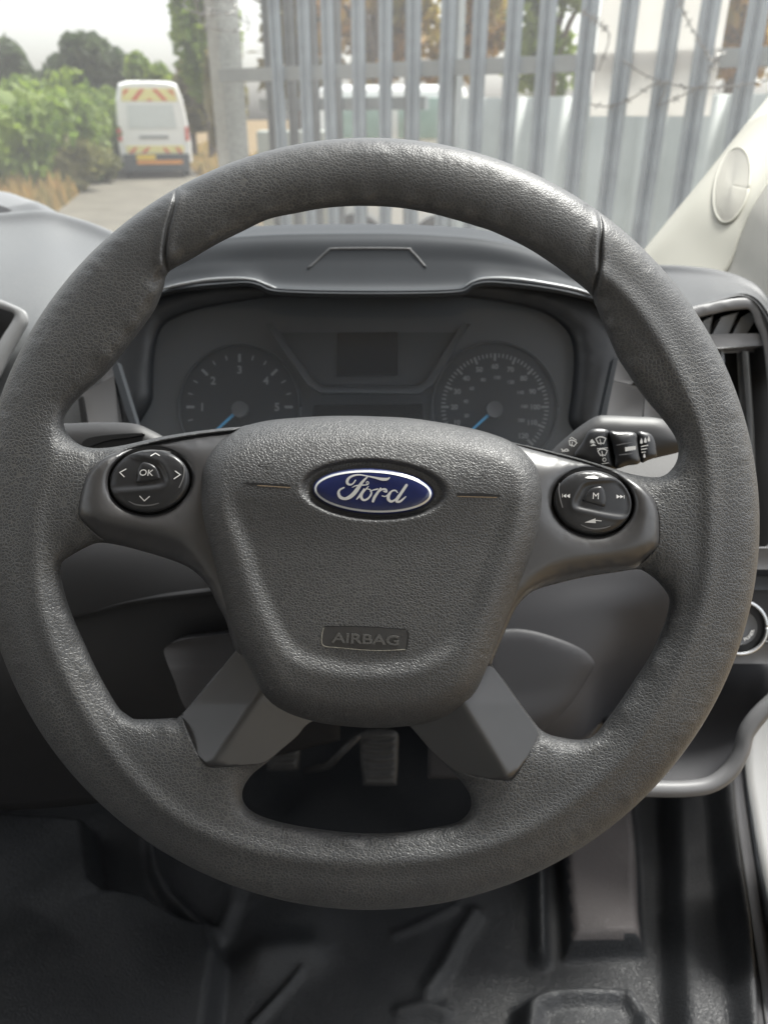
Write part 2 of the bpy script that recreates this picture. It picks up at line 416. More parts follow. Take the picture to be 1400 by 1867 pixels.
# ================================================================== SETTING OUTSIDE
def ground_mat(name, c1, c2, sc=3, rough=.9, c3=None):
    m = bpy.data.materials.new(name); m.use_nodes = True; t = m.node_tree; b = t.nodes['Principled BSDF']; L = t.links.new
    tc = t.nodes.new('ShaderNodeTexCoord')
    n = t.nodes.new('ShaderNodeTexNoise'); n.inputs['Scale'].default_value = sc; n.inputs['Detail'].default_value = 8
    n2 = t.nodes.new('ShaderNodeTexNoise'); n2.inputs['Scale'].default_value = sc*14; n2.inputs['Detail'].default_value = 4
    L(tc.outputs['Object'], n.inputs['Vector']); L(tc.outputs['Object'], n2.inputs['Vector'])
    r = t.nodes.new('ShaderNodeValToRGB'); r.color_ramp.elements[0].position = .35; r.color_ramp.elements[1].position = .65
    r.color_ramp.elements[0].color = (*c1, 1); r.color_ramp.elements[1].color = (*c2, 1)
    L(n.outputs[0], r.inputs[0])
    mx = t.nodes.new('ShaderNodeMixRGB'); mx.blend_type = 'OVERLAY'; mx.inputs[0].default_value = .5
    L(r.outputs[0], mx.inputs[1]); L(n2.outputs['Fac'], mx.inputs[2]); L(mx.outputs[0], b.inputs['Base Color'])
    b.inputs['Roughness'].default_value = rough; b.inputs['Specular IOR Level'].default_value = .2
    bp = t.nodes.new('ShaderNodeBump'); bp.inputs['Distance'].default_value = .02; bp.inputs['Strength'].default_value = .5
    L(n2.outputs[0], bp.inputs['Height']); L(bp.outputs[0], b.inputs['Normal'])
    return m
M['earth'] = ground_mat('dry_ground', (.12, .09, .05), (.20, .14, .07), .6)
M['road'] = ground_mat('pale_asphalt', (.10, .092, .074), (.135, .124, .10), 1.2)
M['leafA'] = mat('leaf_green', (.10, .17, .03), rough=.6, color2=(.25, .32, .06), vscale=.9)
M['leafA2'] = mat('leaf_yellow_green', (.13, .15, .04), rough=.6, color2=(.26, .24, .09), vscale=.9)
M['leafB'] = mat('leaf_dark_green', (.055, .085, .04), rough=.6, color2=(.11, .14, .07), vscale=.6)
M['leafC'] = mat('leaf_olive', (.12, .12, .045), rough=.6, color2=(.23, .19, .08), vscale=.9)
M['leafO'] = mat('leaf_autumn', (.42, .22, .06), rough=.6, color2=(.22, .22, .06), vscale=1.4)
M['straw'] = mat('dry_grass', (.48, .31, .12), rough=.8, color2=(.20, .19, .07), vscale=1.5)
def translucent(m, fac=.45, tint=1.0):
    t = m.node_tree; b = t.nodes['Principled BSDF']; out = [n for n in t.nodes if n.type == 'OUTPUT_MATERIAL'][0]
    tr = t.nodes.new('ShaderNodeBsdfTranslucent'); mx = t.nodes.new('ShaderNodeMixShader'); mx.inputs[0].default_value = fac
    src = b.inputs['Base Color'].links
    if src: t.links.new(src[0].from_socket, tr.inputs[0])
    else: tr.inputs[0].default_value = b.inputs['Base Color'].default_value
    t.links.new(b.outputs[0], mx.inputs[1]); t.links.new(tr.outputs[0], mx.inputs[2]); t.links.new(mx.outputs[0], out.inputs[0])
for k_ in ('leafA', 'leafB', 'leafC', 'leafO', 'straw', 'leafA2'): translucent(M[k_], .5)
M['bark'] = mat('bark', (.12, .10, .08), rough=.9, var=.2)
M['galv'] = mat('galvanised_steel', (.29, .335, .375), rough=.55, metal=.25, var=.18, vscale=7, bump=(60, .15, .002))
M['galv2'] = mat('galvanised_rail', (.27, .29, .29), rough=.6, metal=.2, var=.15, vscale=6)
M['conc'] = ground_mat('weathered_concrete', (.30, .31, .29), (.40, .41, .39), 6)
M['whiteb'] = mat('white_board', (.90, .89, .86), rough=.5, var=.02); translucent(M['whiteb'], .5)

gnd = MB().add([(-400, -60, 0), (400, -60, 0), (400, 900, 0), (-400, 900, 0)], [(0, 1, 2, 3)]).build('ground', M['earth'], loc=(0, 0, 0)); struct(gnd)
rl = [onz(x, y, 0) for x, y in [(40, 470), (70, 405), (125, 372), (165, 335), (190, 308), (214, 283), (240, 262)]]
rr = [onz(x, y, 0) for x, y in [(520, 470), (470, 405), (430, 372), (392, 345), (362, 322), (338, 296), (320, 262)]]
rv = [tuple(p+[0, 0, .004]) for p in rl]+[tuple(p+[0, 0, .004]) for p in rr]
road = MB().add(rv, [(i, 7+i, 8+i, 1+i) for i in range(6)]).build('road', M['road'], loc=(0, 0, 0)); struct(road)

def leaves(mb, c, rad, n, size, shell=.55, flat=0.0):
    """n small leaf-clump faces spread through lumpy lobes"""
    c = np.array(c, float); rad = np.array(rad, float)
    k = 14; lob = rng.normal(size=(k, 3)); lob /= np.linalg.norm(lob, axis=1)[:, None]; lob *= rng.uniform(.35, .72, (k, 1))
    lr = rng.uniform(.28, .48, k)
    V = []; Fs = []
    for i in range(n):
        j = rng.randint(k); u = rng.normal(size=3); u /= np.linalg.norm(u)
        p = lob[j]+u*lr[j]*(shell+(1-shell)*rng.rand())
        if flat and p[2] < -flat: p[2] = -flat*rng.rand()
        p = c+p*rad
        a = rng.normal(size=3); a /= np.linalg.norm(a); b = np.cross(a, rng.normal(size=3)); b /= np.linalg.norm(b)+1e-9
        s = size*rng.uniform(.6, 1.3); q = len(V)
        V += [p-a*s-b*s*.1, p-b*s*.55, p+a*s, p+b*s*.55+np.cross(a, b)*s*.25]; Fs.append((q, q+1, q+2, q+3))
    mb.add(V, Fs)
def core(mb, c, rad, seed=0):
    """lumpy inner mass so a dense crown is not see-through"""
    import mathutils
    n, m = 20, 12; V = []
    for i in range(m+1):
        for j in range(n):
            th, ph = math.pi*i/m, 2*math.pi*j/n
            u = Vector((math.sin(th)*math.cos(ph), math.sin(th)*math.sin(ph), math.cos(th)))
            r = .72+.22*mathutils.noise.noise(u*2.2+Vector((seed, 0, 0)))
            V.append([c[k]+u[k]*rad[k]*r for k in range(3)])
    mb.add(V, [(i*n+j, (i+1)*n+j, (i+1)*n+(j+1) % n, i*n+(j+1) % n) for i in range(m) for j in range(n)])
def tree(px, ytop, dist, wpx, base_z, m, label, cat='tree', n=2600, leaf=.3, group='trees beyond the road', solid=True, name='tree'):
    """crown top at photo pixel (px,ytop) when dist metres away; wpx wide"""
    top = ony(px, ytop, dist); width = wpx/1575*dist
    base = np.array([top[0], dist, 0.0])
    t = thing(name, label, cat, base, group)
    h = top[2]-base_z; c = (top[0], dist, base_z+h*.5); rad = (width/2/.98, width/2.2, h*.5/.95)
    mb = MB(); leaves(mb, c, rad, n, leaf)
    if solid: core(mb, c, [r*.93 for r in rad], px)
    mb.build('crown', m, t)
    tk = MB(); hz = base_z+h*.45
    pts = [base+[0.0, 0, 0], base+[.05*width*.2, 0, hz*.5], base+[0, 0, hz]]
    tk.tube(pts, [width*.035+.08, width*.028+.06, width*.02+.04])
    for k in range(5):
        a = rng.uniform(0, 6.28); e = base+[math.cos(a)*width*.3, math.sin(a)*width*.3, hz+h*rng.uniform(.05, .3)]
        s0 = base+[0, 0, hz*rng.uniform(.75, .98)]
        tk.tube([s0, (s0+e)/2+[0, 0, h*.04], e], [width*.018+.03, .05, .02], 6)
    tk.build('trunk', M['bark'], t, True)
    return t
tree(20, 62, 46, 90, 1.2, M['leafB'], 'dark green tree at the left edge, behind the hedge', n=2000, leaf=.32)
tree(160, 33, 62, 140, 1.5, M['leafB'], 'tall domed grey green tree above the hedge and left of the van roof', n=3600, leaf=.4)
tree(104, 98, 66, 70, 1.5, M['leafB'], 'low tree at the left foot of the tall domed tree', n=1500, leaf=.35)
tree(262, 100, 58, 110, 1.0, M['leafA'], 'small round green tree showing just above the white van roof', n=2000, leaf=.35)
tree(352, -120, 34, 130, 1.6, M['leafA'], 'high tree leaning in above the lane beside the concrete post', n=2600, leaf=.22, solid=False)
tree(338, 112, 37, 100, .6, M['leafC'], 'olive brown bush between the white van and the concrete post', n=2400, leaf=.22)
tree(395, 60, 27, 90, .6, M['leafC'], 'brownish tree partly hidden behind the concrete post', n=2000, leaf=.2)
for i, (px, yt, ds, wp, mm, lb) in enumerate([
        (520, -160, 16, 210, 'leafC', 'yellowish tree seen between the leftmost fence pales'),
        (690, -130, 15, 230, 'leafO', 'orange brown tree seen through the middle of the fence'),
        (845, -150, 17, 210, 'leafO', 'tan and green tree behind the fence above the wheel crown'),
        (1030, -170, 14, 190, 'leafA', 'green tree behind the fence just left of the white board'),
        (1385, -150, 13, 230, 'leafO', 'golden tree behind the fence right of the white board')]):
    tree(px, yt, ds, wp, 1.75, M[mm], lb, n=1500, leaf=.13, group='trees behind the fence', solid=False)

# hedge along the lane (one bushy row) and lower bramble bank
def hedge(name, label, boxes, m, n, leaf, cat='hedge'):
    mb = MB(); b0 = boxes[0]
    for (x, y, z, rx, ry, rz) in boxes:
        leaves(mb, (x, y, z), (rx*1.1, ry*1.1, rz*1.1), n, leaf); core(mb, (x, y, z), (rx*.86, ry*.86, rz*.9), x)
    o = mb.build(name, m, loc=(b0[0], b0[1], 0)); return tag(o, label, cat)
def at(px, Y, z):                                   # world point above pixel column px at forward distance Y
    return ((px-700)/1575*Y, Y, z)
hb = []
for px, Y, zt, r in [(-60, 17, 2.35, 1.5), (0, 18, 2.45, 1.6), (50, 20, 2.5, 1.5), (98, 22, 2.5, 1.4), (138, 24, 2.5, 1.35), (168, 27, 2.5, 1.2), (192, 30, 2.45, 1.0), (207, 33, 2.5, 1.1), (30, 27, 2.9, 1.8), (110, 30, 2.75, 1.8)]:
    x, y, _ = at(px, Y, 0); hb.append((x, y, zt/2-.05, r, r, zt/2+.1))
hedge('hedge', 'bright green hedge running along the left side of the lane', hb, M['leafA'], 2200, .13)
bb = []
for px, Y, zt, r in [(112, 20, 1.25, 1.0), (150, 22.5, 1.1, .85), (82, 19.5, 1.25, 1.0)]:
    x, y, _ = at(px, Y, 0); bb.append((x, y, zt/2, r, r, zt/2+.15))
hedge('bramble_bush', 'low bramble bank in front of the hedge beside the lane', bb, M['leafA2'], 1800, .10, 'bush')
# dry grass verge: tufts, uncountable
def blades(poly_px, n, hgt, name, m):
    mb = MB(); P0 = np.array(poly_px, float); V = []; Fs = []
    x0, y0 = P0.min(0); x1, y1 = P0.max(0)
    while len(V) < n*3:
        x, y = rng.uniform(x0, x1), rng.uniform(y0, y1)
        if not inside(np.array([x]), np.array([y]), P0)[0]: continue
        g = onz(x, y, 0); a = rng.uniform(0, 3.14); h = hgt*rng.uniform(.3, 1.1)*(.6+.5*math.sin(x*.13)*math.sin(y*.21+x*.05)); h = max(h, .08); wd = .05*np.linalg.norm(g)/12
        dx = np.array([math.cos(a)*wd, math.sin(a)*wd, 0]); q = len(V)
        V += [g-dx, g+dx, g+[rng.normal()*.12*h, rng.normal()*.12*h, h]]; Fs.append((q, q+1, q+2))
    mb.add(V, Fs); o = mb.build(name, m, loc=(*onz(P0[:, 0].mean(), P0[:, 1].mean(), 0)[:2], 0)); o['label'] = 'dry straw coloured grass on the verge'; o['category'] = 'grass'
    return struct(o, 'stuff')
blades([(-120, 330), (60, 300), (150, 300), (205, 285), (212, 290), (120, 372), (85, 400), (-120, 420)], 11000, .62, 'dry_grass', M['straw'])
blades([(342, 300), (350, 270), (392, 262), (500, 300), (500, 400), (430, 372), (392, 342)], 3000, .45, 'dry_grass', M['straw'])

# ------------------------------------------------------------------ white service van on the lane
def van():
    Y = 24.4; x0 = at(277, Y, 0)[0]
    base = np.array([x0, Y, 0.]); ang = math.atan2(-x0, Y)*1.0
    t = thing('service_van', 'white service van with red and yellow chevrons parked on the lane', 'van', base)
    cs, sn = math.cos(ang), math.sin(ang)
    def w(p):
        p = np.asarray(p, float).reshape(-1, 3); return np.stack([p[:, 0]*cs-p[:, 1]*sn, p[:, 0]*sn+p[:, 1]*cs, p[:, 2]], 1)+base
    # body: stacked cross sections from the rear (y=0) to the nose
    secs = []
    for (y, hw, top, sh) in [(0, .96, 2.42, .10), (.12, 1.0, 2.47, .12), (3.3, 1.02, 2.48, .12), (4.1, .98, 2.3, .2), (4.9, .95, 1.5, .25), (5.6, .9, 1.05, .2)]:
        s = [(-hw, .42), (-hw-.02, .9), (-hw+.01, 1.3), (-hw+.09, 2.0 if top > 2.1 else top*.85), (-hw+.22, top-.06), (-hw+.42, top), (0, top+.02)]
        s = s+[(-a, b) for a, b in s[::-1][1:]]
        secs.append([(a, y, b) for a, b in s])
    n = len(secs[0]); V = np.array(secs).reshape(-1, 3)
    f = [(i*n+j, i*n+(j+1) % n, (i+1)*n+(j+1) % n, (i+1)*n+j) for i in range(len(secs)-1) for j in range(n)]
    f += [tuple(range(n))[::-1], tuple((len(secs)-1)*n+j for j in range(n))]
    mesh_obj('body', w(V), f, M['paint'], t, False)
    def face(name, poly, m, y=-.012, th=.012, par=t):
        n = len(poly); a = [(px, y, pz) for px, pz in poly]; b = [(px, y+th, pz) for px, pz in poly]
        tri = geometry.tessellate_polygon([[Vector((q[0], q[1], 0)) for q in poly]])
        f = [tuple(q) for q in tri]+[tuple(n+i for i in q[::-1]) for q in tri]+[(i, (i+1) % n, n+(i+1) % n, n+i) for i in range(n)]
        return mesh_obj(name, w(a+b), f, m, par, False)
    yel = mat('chevron_yellow', (.75, .68, .30), rough=.5, var=.05); red = mat('chevron_red', (.60, .10, .07), rough=.5, var=.08)
    glass = mat('rear_glass', (.60, .63, .62), rough=.15, coat=.5, var=.04); orange = mat('orange_marker', (.75, .30, .05), rough=.5, var=.05)
    plate = mat('number_plate_yellow', (.80, .55, .05), rough=.4, var=.05); dark = mat('bumper_plastic', (.06, .07, .075), rough=.6, var=.1)
    ch = face('chevron_board', [(-.76, 1.98), (.76, 1.98), (.70, 2.30), (-.70, 2.30)], yel)
    for sx in (-1, 1):
        for k, (a, b, c_, d_) in enumerate([(.08, .22, .40, .26), (.45, .60, .74, .72), (.0, .04, .07, 0.0)]):
            if k == 2: poly = [(0, 1.99), (.09*sx, 1.99), (0, 2.06)]
            elif k == 0: poly = [(sx*.36, 2.0), (sx*.50, 2.0), (sx*.22, 2.28), (sx*.10, 2.28)]
            else: poly = [(sx*.70, 2.10), (sx*.73, 2.02), (sx*.66, 2.24), (sx*.56, 2.27), (sx*.50, 2.27)]
            face('chevron_stripe', poly, red, -.02, .006, ch)
    face('rear_glass', [(-.66, 1.30), (.66, 1.30), (.62, 1.90), (-.62, 1.90)], glass, -.016)
    face('handle_panel', [(-.4, 1.04), (.4, 1.04), (.4, 1.12), (-.4, 1.12)], M['greyl'], -.03, .02)
    bnd = face('chevron_band', [(-.80, .66), (.80, .66), (.80, .86), (-.80, .86)], yel)
    for k in range(4):
        xx = -.52+k*.35; sx = 1 if k > 1 else -1
        face('chevron_stripe', [(xx-.10*(-sx), .67), (xx-.24*(-sx)+0, .67), (xx-.06*(-sx)+.02, .82), (xx+.04, .82)], red, -.02, .006, bnd)
    for sx in (-1, 1):
        face('tail_lamp', [(sx*.87, .98), (sx*.98, .98), (sx*.98, 1.34), (sx*.89, 1.34)], red, -.02, .05)
    mb = MB(); v = []
    MBx = MB(); MBx.add(w([(a, b, c) for c in (.20, .64) for b in (-.10, .1) for a in (-.92, .92)]), [(0, 2, 3, 1), (4, 5, 7, 6), (0, 1, 5, 4), (2, 6, 7, 3), (0, 4, 6, 2), (1, 3, 7, 5)])
    MBx.build('bumper', dark, t)
    face('number_plate', [(-.55, .50), (-.02, .50), (-.02, .63), (-.55, .63)], plate, -.125)
    face('marker_board', [(-.55, .38), (.72, .38), (.72, .48), (-.55, .48)], orange, -.125)
    for sx in (-1, 1):
        for yy in (1.0, 4.6):
            mb = MB(); th = np.linspace(0, 6.28318, 24, endpoint=False)
            ring = [(sx*xx, yy+math.cos(a)*.34, .34+math.sin(a)*.34) for xx in (.93, .70) for a in th]
            mb.add(w(ring), [(i, (i+1) % 24, 24+(i+1) % 24, 24+i) for i in range(24)]+[tuple(range(24)), tuple(range(24, 48))[::-1]])
            wh = mb.build('wheel', M['rubber'], t)
            m2 = MB(); ring = [(sx*xx, yy+math.cos(a)*.2, .34+math.sin(a)*.2) for xx in (.94, .92) for a in th]
            m2.add(w(ring), [(i, (i+1) % 24, 24+(i+1) % 24, 24+i) for i in range(24)]+[tuple(range(24)), tuple(range(24, 48))[::-1]])
            m2.build('hub_cap', M['steel'], wh)
    m3 = MB(); m3.add(w([(a, b, c) for c in (2.46, 2.50) for b in (.1, .25) for a in (-.2, .2)]), [(0, 2, 3, 1), (4, 5, 7, 6), (0, 1, 5, 4), (2, 6, 7, 3), (0, 4, 6, 2), (1, 3, 7, 5)])
    m3.build('roof_lamp', M['greyp'], t)
van()

# ------------------------------------------------------------------ palisade fence
FA = np.array([0.80, 3.5, 0]); FU = np.array([-.84, .54, 0]); FU /= np.linalg.norm(FU); FN = np.array([-FU[1], FU[0], 0]); FN *= -1 if FN[1] > 0 else 1   # FN faces the cab
def fpt(s, n=0, z=0): return FA+FU*s+FN*n+np.array([0, 0, z])
fence = thing('palisade_fence', 'galvanised steel palisade fence of upright pales ahead of the cab', 'fence', fpt(0))
pv = None
prof = [(-.035, .004), (-.026, .016), (-.013, .019), (0, .002), (.013, .019), (.026, .016), (.035, .004)]
def pale_mesh(H=2.4):
    n = len(prof); V = []
    for off in (0, -.003):
        for z, sc in ((.05, 1), (H-.12, 1), (H, .35)):
            V += [(a*sc, b+off, z) for a, b in prof]
    f = []
    for L in range(2):
        for r in range(2):
            for j in range(n-1):
                a = L*3*n+r*n+j; q = (a, a+1, a+n+1, a+n); f.append(q if L == 0 else q[::-1])
    return V, f
pV, pF = pale_mesh(); first = None
# pale pitch follows the real 153 mm spacing
xs_left = 3.3; k0 = -11
fe_ang = math.atan2(FU[1], FU[0])
for k in range(k0, 11):
    s = .005+k*.153
    if first is None:
        me = bpy.data.meshes.new('pale'); me.from_pydata([(a, -b if False else b, c) for a, b, c in pV], [], pF); me.materials.append(M['galv'])
        first = bpy.data.objects.new('pale', me); o = first
    else: o = first.copy()
    col.objects.link(o); o.parent = fence; o.location = FU*s+FN*.03+np.array([0, 0, rng.uniform(-.01, .01)]); o.rotation_euler = (rng.normal()*.004, rng.normal()*.005, fe_ang+math.pi if (np.cross(FU, [0, 0, 1])@FN) > 0 else fe_ang)
for z in (.45, 1.745):
    a, b = fpt(-2.0, .0, z), fpt(1.95, .0, z); mb = MB()
    v = []
    for e in (a, b): v += [e+FN*.02+[0, 0, .03], e-FN*.02+[0, 0, .03], e-FN*.02-[0, 0, .03], e+FN*.02-[0, 0, .03]]
    mb.add(v, [(0, 1, 5, 4), (1, 2, 6, 5), (2, 3, 7, 6), (3, 0, 4, 7), (3, 2, 1, 0), (4, 5, 6, 7)]); mb.build('rail', M['galv2'], fence)
for s in (.62, -1.9):
    mb = MB(); mb.box(fpt(s, -.05, 1.2), (.06, .06, 2.5), fe_ang); mb.build('steel_post', M['galv2'], fence)
gate = thing('palisade_gate', 'steel palisade gate folded back just behind the left end of the fence', 'gate', fpt(1.5, -.45))
gang = math.atan2(FU[1], FU[0])
oldm = first.data.copy(); oldm.materials[0] = mat('old_galvanised', (.17, .18, .18), rough=.7, var=.2, vscale=8)
for k in range(7):
    o = first.copy(); o.data = oldm; col.objects.link(o); o.parent = gate; o.location = FU*(-.42+k*.153)+np.array([0, 0, -.03]); o.rotation_euler = (0, 0, first.rotation_euler[2]); o.name = 'pale'
for z in (.5, 1.62):
    mb = MB(); v = []
    for e in (fpt(1.0, -.48, z), fpt(2.1, -.48, z)): v += [e+FN*.02+[0, 0, .03], e-FN*.02+[0, 0, .03], e-FN*.02-[0, 0, .03], e+FN*.02-[0, 0, .03]]
    mb.add(v, [(0, 1, 5, 4), (1, 2, 6, 5), (2, 3, 7, 6), (3, 0, 4, 7), (3, 2, 1, 0), (4, 5, 6, 7)]); mb.build('rail', M['galv2'], gate)
# concrete post
pc = onz(418, 420, 0); pc = np.array([(408-700)/1575*4.55, 4.75, 0])
cp = MB(); cp.box(pc+[0, 0, 1.45], (.135, .135, 2.9), R(38))
post = bevel(cp.build('concrete_post', M['conc'], loc=pc), .012); tag(post, 'square weathered grey post at the left end of the steel fence', 'post')
# tangled wire round the top of the post + strands on the fence
def wire(name, label, curves, r, loc):
    mb = MB()
    for c in curves:
        q = catmull(np.c_[np.array(c)], n=60) if len(c) > 2 else np.array(c)
        mb.tube(q, r, 5)
        for i in range(4, len(q)-3, 7):
            for s in (1, -1):
                dd = np.array([rng.normal(), rng.normal(), rng.normal()]); dd /= np.linalg.norm(dd); mb.tube([q[i]-dd*.016, q[i]+dd*.016], r*.8, 4)
    return tag(mb.build(name, M['steel'], loc=loc), label, 'wire')
def fw(x, y, n=.08):                                     # pixel -> point on the vertical plane in front of the fence
    v = FWD+(x-CX)/F*RGT+(CY-y)/F*UPV; o = fpt(0, n); s = ((o-CAM)@FN)/(v@FN); return CAM+v*s
wire('barbed_wire', 'loose strands of barbed wire hanging across the fence by the white board',
     [[fw(*p) for p in c] for c in ([(1060, 20), (1095, 45), (1110, 70), (1090, 130)], [(1135, 110), (1172, 135), (1210, 150), (1260, 160), (1320, 158), (1380, 150), (1420, 140)],
      [(1075, 190), (1110, 194), (1150, 180), (1190, 155), (1215, 160), (1200, 190), (1235, 178), (1290, 150)], [(1235, -5), (1247, 25), (1262, 55), (1290, 100), (1305, 115)], [(1290, 130), (1303, 112), (1320, 90)])], .0028, fw(1200, 150))
cw = []
for k in range(7):
    c0 = pc+[rng.uniform(-.05, .12), -.14, 1.95+k*.07]; a0 = rng.uniform(0, 6)
    cw.append([c0+np.array([math.cos(a0+t)*.13, -.02-.1*abs(math.sin(a0+t)), math.sin(a0+t*.9)*.06+t*.01]) for t in np.linspace(0, 6.5, 9)])
wire('wire_coil', 'bunched coil of barbed wire round the top of the concrete post', cw, .003, pc+[0, -.15, 2.1])
# white board behind the pales
vb = [fw(x, y, .0215) for x, y in [(1075, 212), (1293, 212)]]
s0, s1 = [(p-FA)@FU for p in vb]; zb = vb[0][2]
mb = MB(); v = []
for n in (.027, .0215):
    v += [fpt(s0, n, zb), fpt(s1, n, zb), fpt(s1, n, zb+.95), fpt(s0, n, zb+.95)]
mb.add(v, [(0, 1, 2, 3), (7, 6, 5, 4), (0, 4, 5, 1), (1, 5, 6, 2), (2, 6, 7, 3), (3, 7, 4, 0)])
tag(mb.build('notice_board', M['whiteb']), 'plain white board fixed behind the fence pales at upper right', 'board')
# corrugated sheet wall behind the fence (right part)
cs_ = []
zt = 1.66; a = np.array([.45, 5.2, 0]); b = np.array([3.9, 3.1, 0]); dd = (b-a); Lc = np.linalg.norm(dd); dd /= Lc; nn = np.array([dd[1], -dd[0], 0]); nn *= -1 if nn[1] > 0 else 1
nx = 240; V = []
for th in (0, .004):
    for z in (0, zt):
        for i in range(nx+1):
            s = Lc*i/nx; V.append(a+dd*s+nn*(.028*math.tanh(2.5*math.sin(s*2*math.pi/.27))-th)+[0, 0, z])
f = [(i, i+1, nx+1+i+1, nx+1+i) for i in range(nx)]+[(2*(nx+1)+i, 3*(nx+1)+i, 3*(nx+1)+i+1, 2*(nx+1)+i+1) for i in range(nx)]+[(nx+1+i, nx+2+i, 3*(nx+1)+i+1, 3*(nx+1)+i) for i in range(nx)]
sheetm = mat('pale_green_sheet', (.50, .53, .50), rough=.6, var=.08, vscale=4)
tag(mesh_obj('sheet_wall', V, f, sheetm, smooth=True, loc=a), 'low wall of pale grey corrugated sheet behind the right half of the fence', 'wall')
# white vehicle behind the fence
vt = thing('parked_van', 'white van with pale green windows glimpsed behind the middle of the fence', 'van', (.15, 8.6, 0))
mb = MB(); mb.box((.15, 9.4, 1.12), (1.5, 1.6, 1.45), R(-6)); bevel(mb.build('body', M['paint'], vt), .1, 4)
gm = mat('green_glass', (.22, .32, .28), rough=.1, coat=.5, var=.1)
for xx, ww in ((-.22, .5), (.42, .56)):
    mb = MB(); mb.box((xx, 8.575-(xx+.35)*.105, 1.55), (ww, .03, .36), R(-6)); bevel(mb.build('window', gm, vt), .01)
for xx in (-.3, .6):
    mb = MB(); mb.tube([(xx, 8.5, .33), (xx, 8.75, .33)], .33, 20); mb.build('wheel', M['rubber'], vt)

gcb = MB(); gcb.box((-.86, 8.2, .95), (.68, .6, 1.0), R(5)); tag(bevel(gcb.build('storage_box', mat('grey_green_sheet', (.30, .32, .29), rough=.6, var=.1), loc=(-.86, 8.2, .45)), .02), 'grey green steel box standing behind the left end of the fence', 'box')
# ================================================================== STEERING WHEEL
WC = W([673, 955, 0])
sw = thing('steering_wheel', 'dark grey grained four spoke steering wheel with a blue oval badge', 'steering wheel', WC)
th = np.linspace(0, 2*math.pi, 560, endpoint=False)
OUT = np.c_[673+711*np.cos(th), 955+704*np.sin(th)]
top_open = [(307,497),(298,527),(282,566),(250,611),(214,657),(189,686),(154,716),(132,739),(118,762),(119,781),(132,800),(154,814),(186,817),(229,811),(296,796),(375,784),(450,778),(560,785),(680,790),(800,790),(900,800),(950,810),(1007,823),(1043,832),(1104,850),(1150,864),(1189,870),(1212,866),(1230,847),(1236,824),(1231,799),(1208,765),(1171,721),(1143,679),(1123,647),(1100,593),(1086,560),(1076,537),(1040,506),(1000,477),(957,450),(900,423),(867,412),(834,402),(785,389),(736,380),(686,376),(637,376),(588,380),(539,389),(489,400),(440,423),(394,446),(345,475)]
ll_open = [(111,1043),(114,1025),(132,1012),(157,998),(179,990),(207,992),(250,1002),(307,1019),(343,1034),(368,1054),(384,1075),(396,1100),(411,1129),(421,1161),(429,1183),(424,1198),(393,1230),(332,1302),(311,1309),(250,1311),(234,1304),(214,1286),(179,1225),(154,1171),(132,1121),(118,1079)]
lr_open = [(960,1086),(980,1074),(1015,1064),(1066,1052),(1125,1043),(1160,1038),(1176,1043),(1200,1062),(1219,1090),(1215,1121),(1204,1153),(1184,1196),(1156,1239),(1125,1286),(1101,1318),(1086,1337),(1070,1347),(1046,1348),(1007,1341),(988,1332),(978,1322),(948,1282),(921,1243),(897,1213),(903,1194),(925,1141),(940,1109)]
bt_open = [(565,1315),(520,1360),(490,1388),(460,1412),(443,1440),(446,1465),(470,1485),(525,1502),(600,1514),(660,1519),(725,1518),(790,1509),(835,1498),(856,1478),(858,1455),(845,1430),(820,1403),(780,1360),(750,1327),(720,1312),(655,1308),(600,1308)]
bzL = [(143,932),(145,912),(150,890),(158,868),(172,850),(188,836),(214,824),(250,812),(300,800),(360,790),(420,783),(470,778),(480,850),(440,950),(470,1100),(500,1180),(470,1205),(432,1188),(421,1161),(411,1129),(396,1100),(384,1073),(368,1052),(343,1033),(307,1018),(257,1004),(214,991),(186,984),(166,968),(148,948)]
bzR = [(880,790),(930,805),(1007,824),(1060,838),(1100,851),(1135,864),(1160,879),(1180,896),(1193,914),(1200,936),(1202,962),(1200,992),(1190,1008),(1160,1035),(1125,1041),(1066,1050),(1015,1062),(980,1073),(960,1084),(940,1107),(925,1139),(900,1196),(893,1213),(850,1190),(880,1060),(930,950),(900,850)]
cvL = [(331,1308),(345,1290),(380,1250),(428,1190),(450,1180),(520,1220),(600,1270),(620,1300),(566,1317),(540,1344),(510,1369),(482,1390),(440,1397),(384,1400),(371,1393),(352,1362)]
cvR = [(895,1216),(903,1222),(940,1275),(978,1330),(979,1345),(960,1385),(937,1418),(925,1424),(875,1419),(840,1410),(818,1397),(785,1367),(750,1327),(720,1300),(760,1260),(860,1200)]
OPEN = [catmull(o, step=8, closed=True) for o in (top_open, ll_open, lr_open, bt_open)]
hub_hole = catmull([(450,900),(600,830),(760,830),(900,900),(890,1050),(820,1200),(680,1250),(540,1200),(460,1050)], step=10, closed=True)
seamL = catmull([(322,330),(318,370),(305,420),(300,465),(306,500)], n=30); seamR = catmull([(1088,380),(1096,410),(1094,450),(1092,490),(1080,540)], n=30)
RIDGE = catmull([(303,500),(275,560),(235,625),(185,685),(125,760),(92,830),(66,920),(62,1010),(72,1100),(100,1190),(150,1290),(215,1390),(300,1475),(400,1530),(520,1560),(680,1572),(840,1556),(960,1515),(1070,1440),(1150,1360),(1215,1260),(1262,1160),(1290,1060),(1296,960),(1292,850),(1262,740),(1215,640),(1160,560),(1098,500)], n=260)
TR = 59.0
HOLES = OPEN+[hub_hole]
def prf(d, w, p): t = np.clip(d/w, 0, 1); return (1-(1-t)**p)**(1/p)
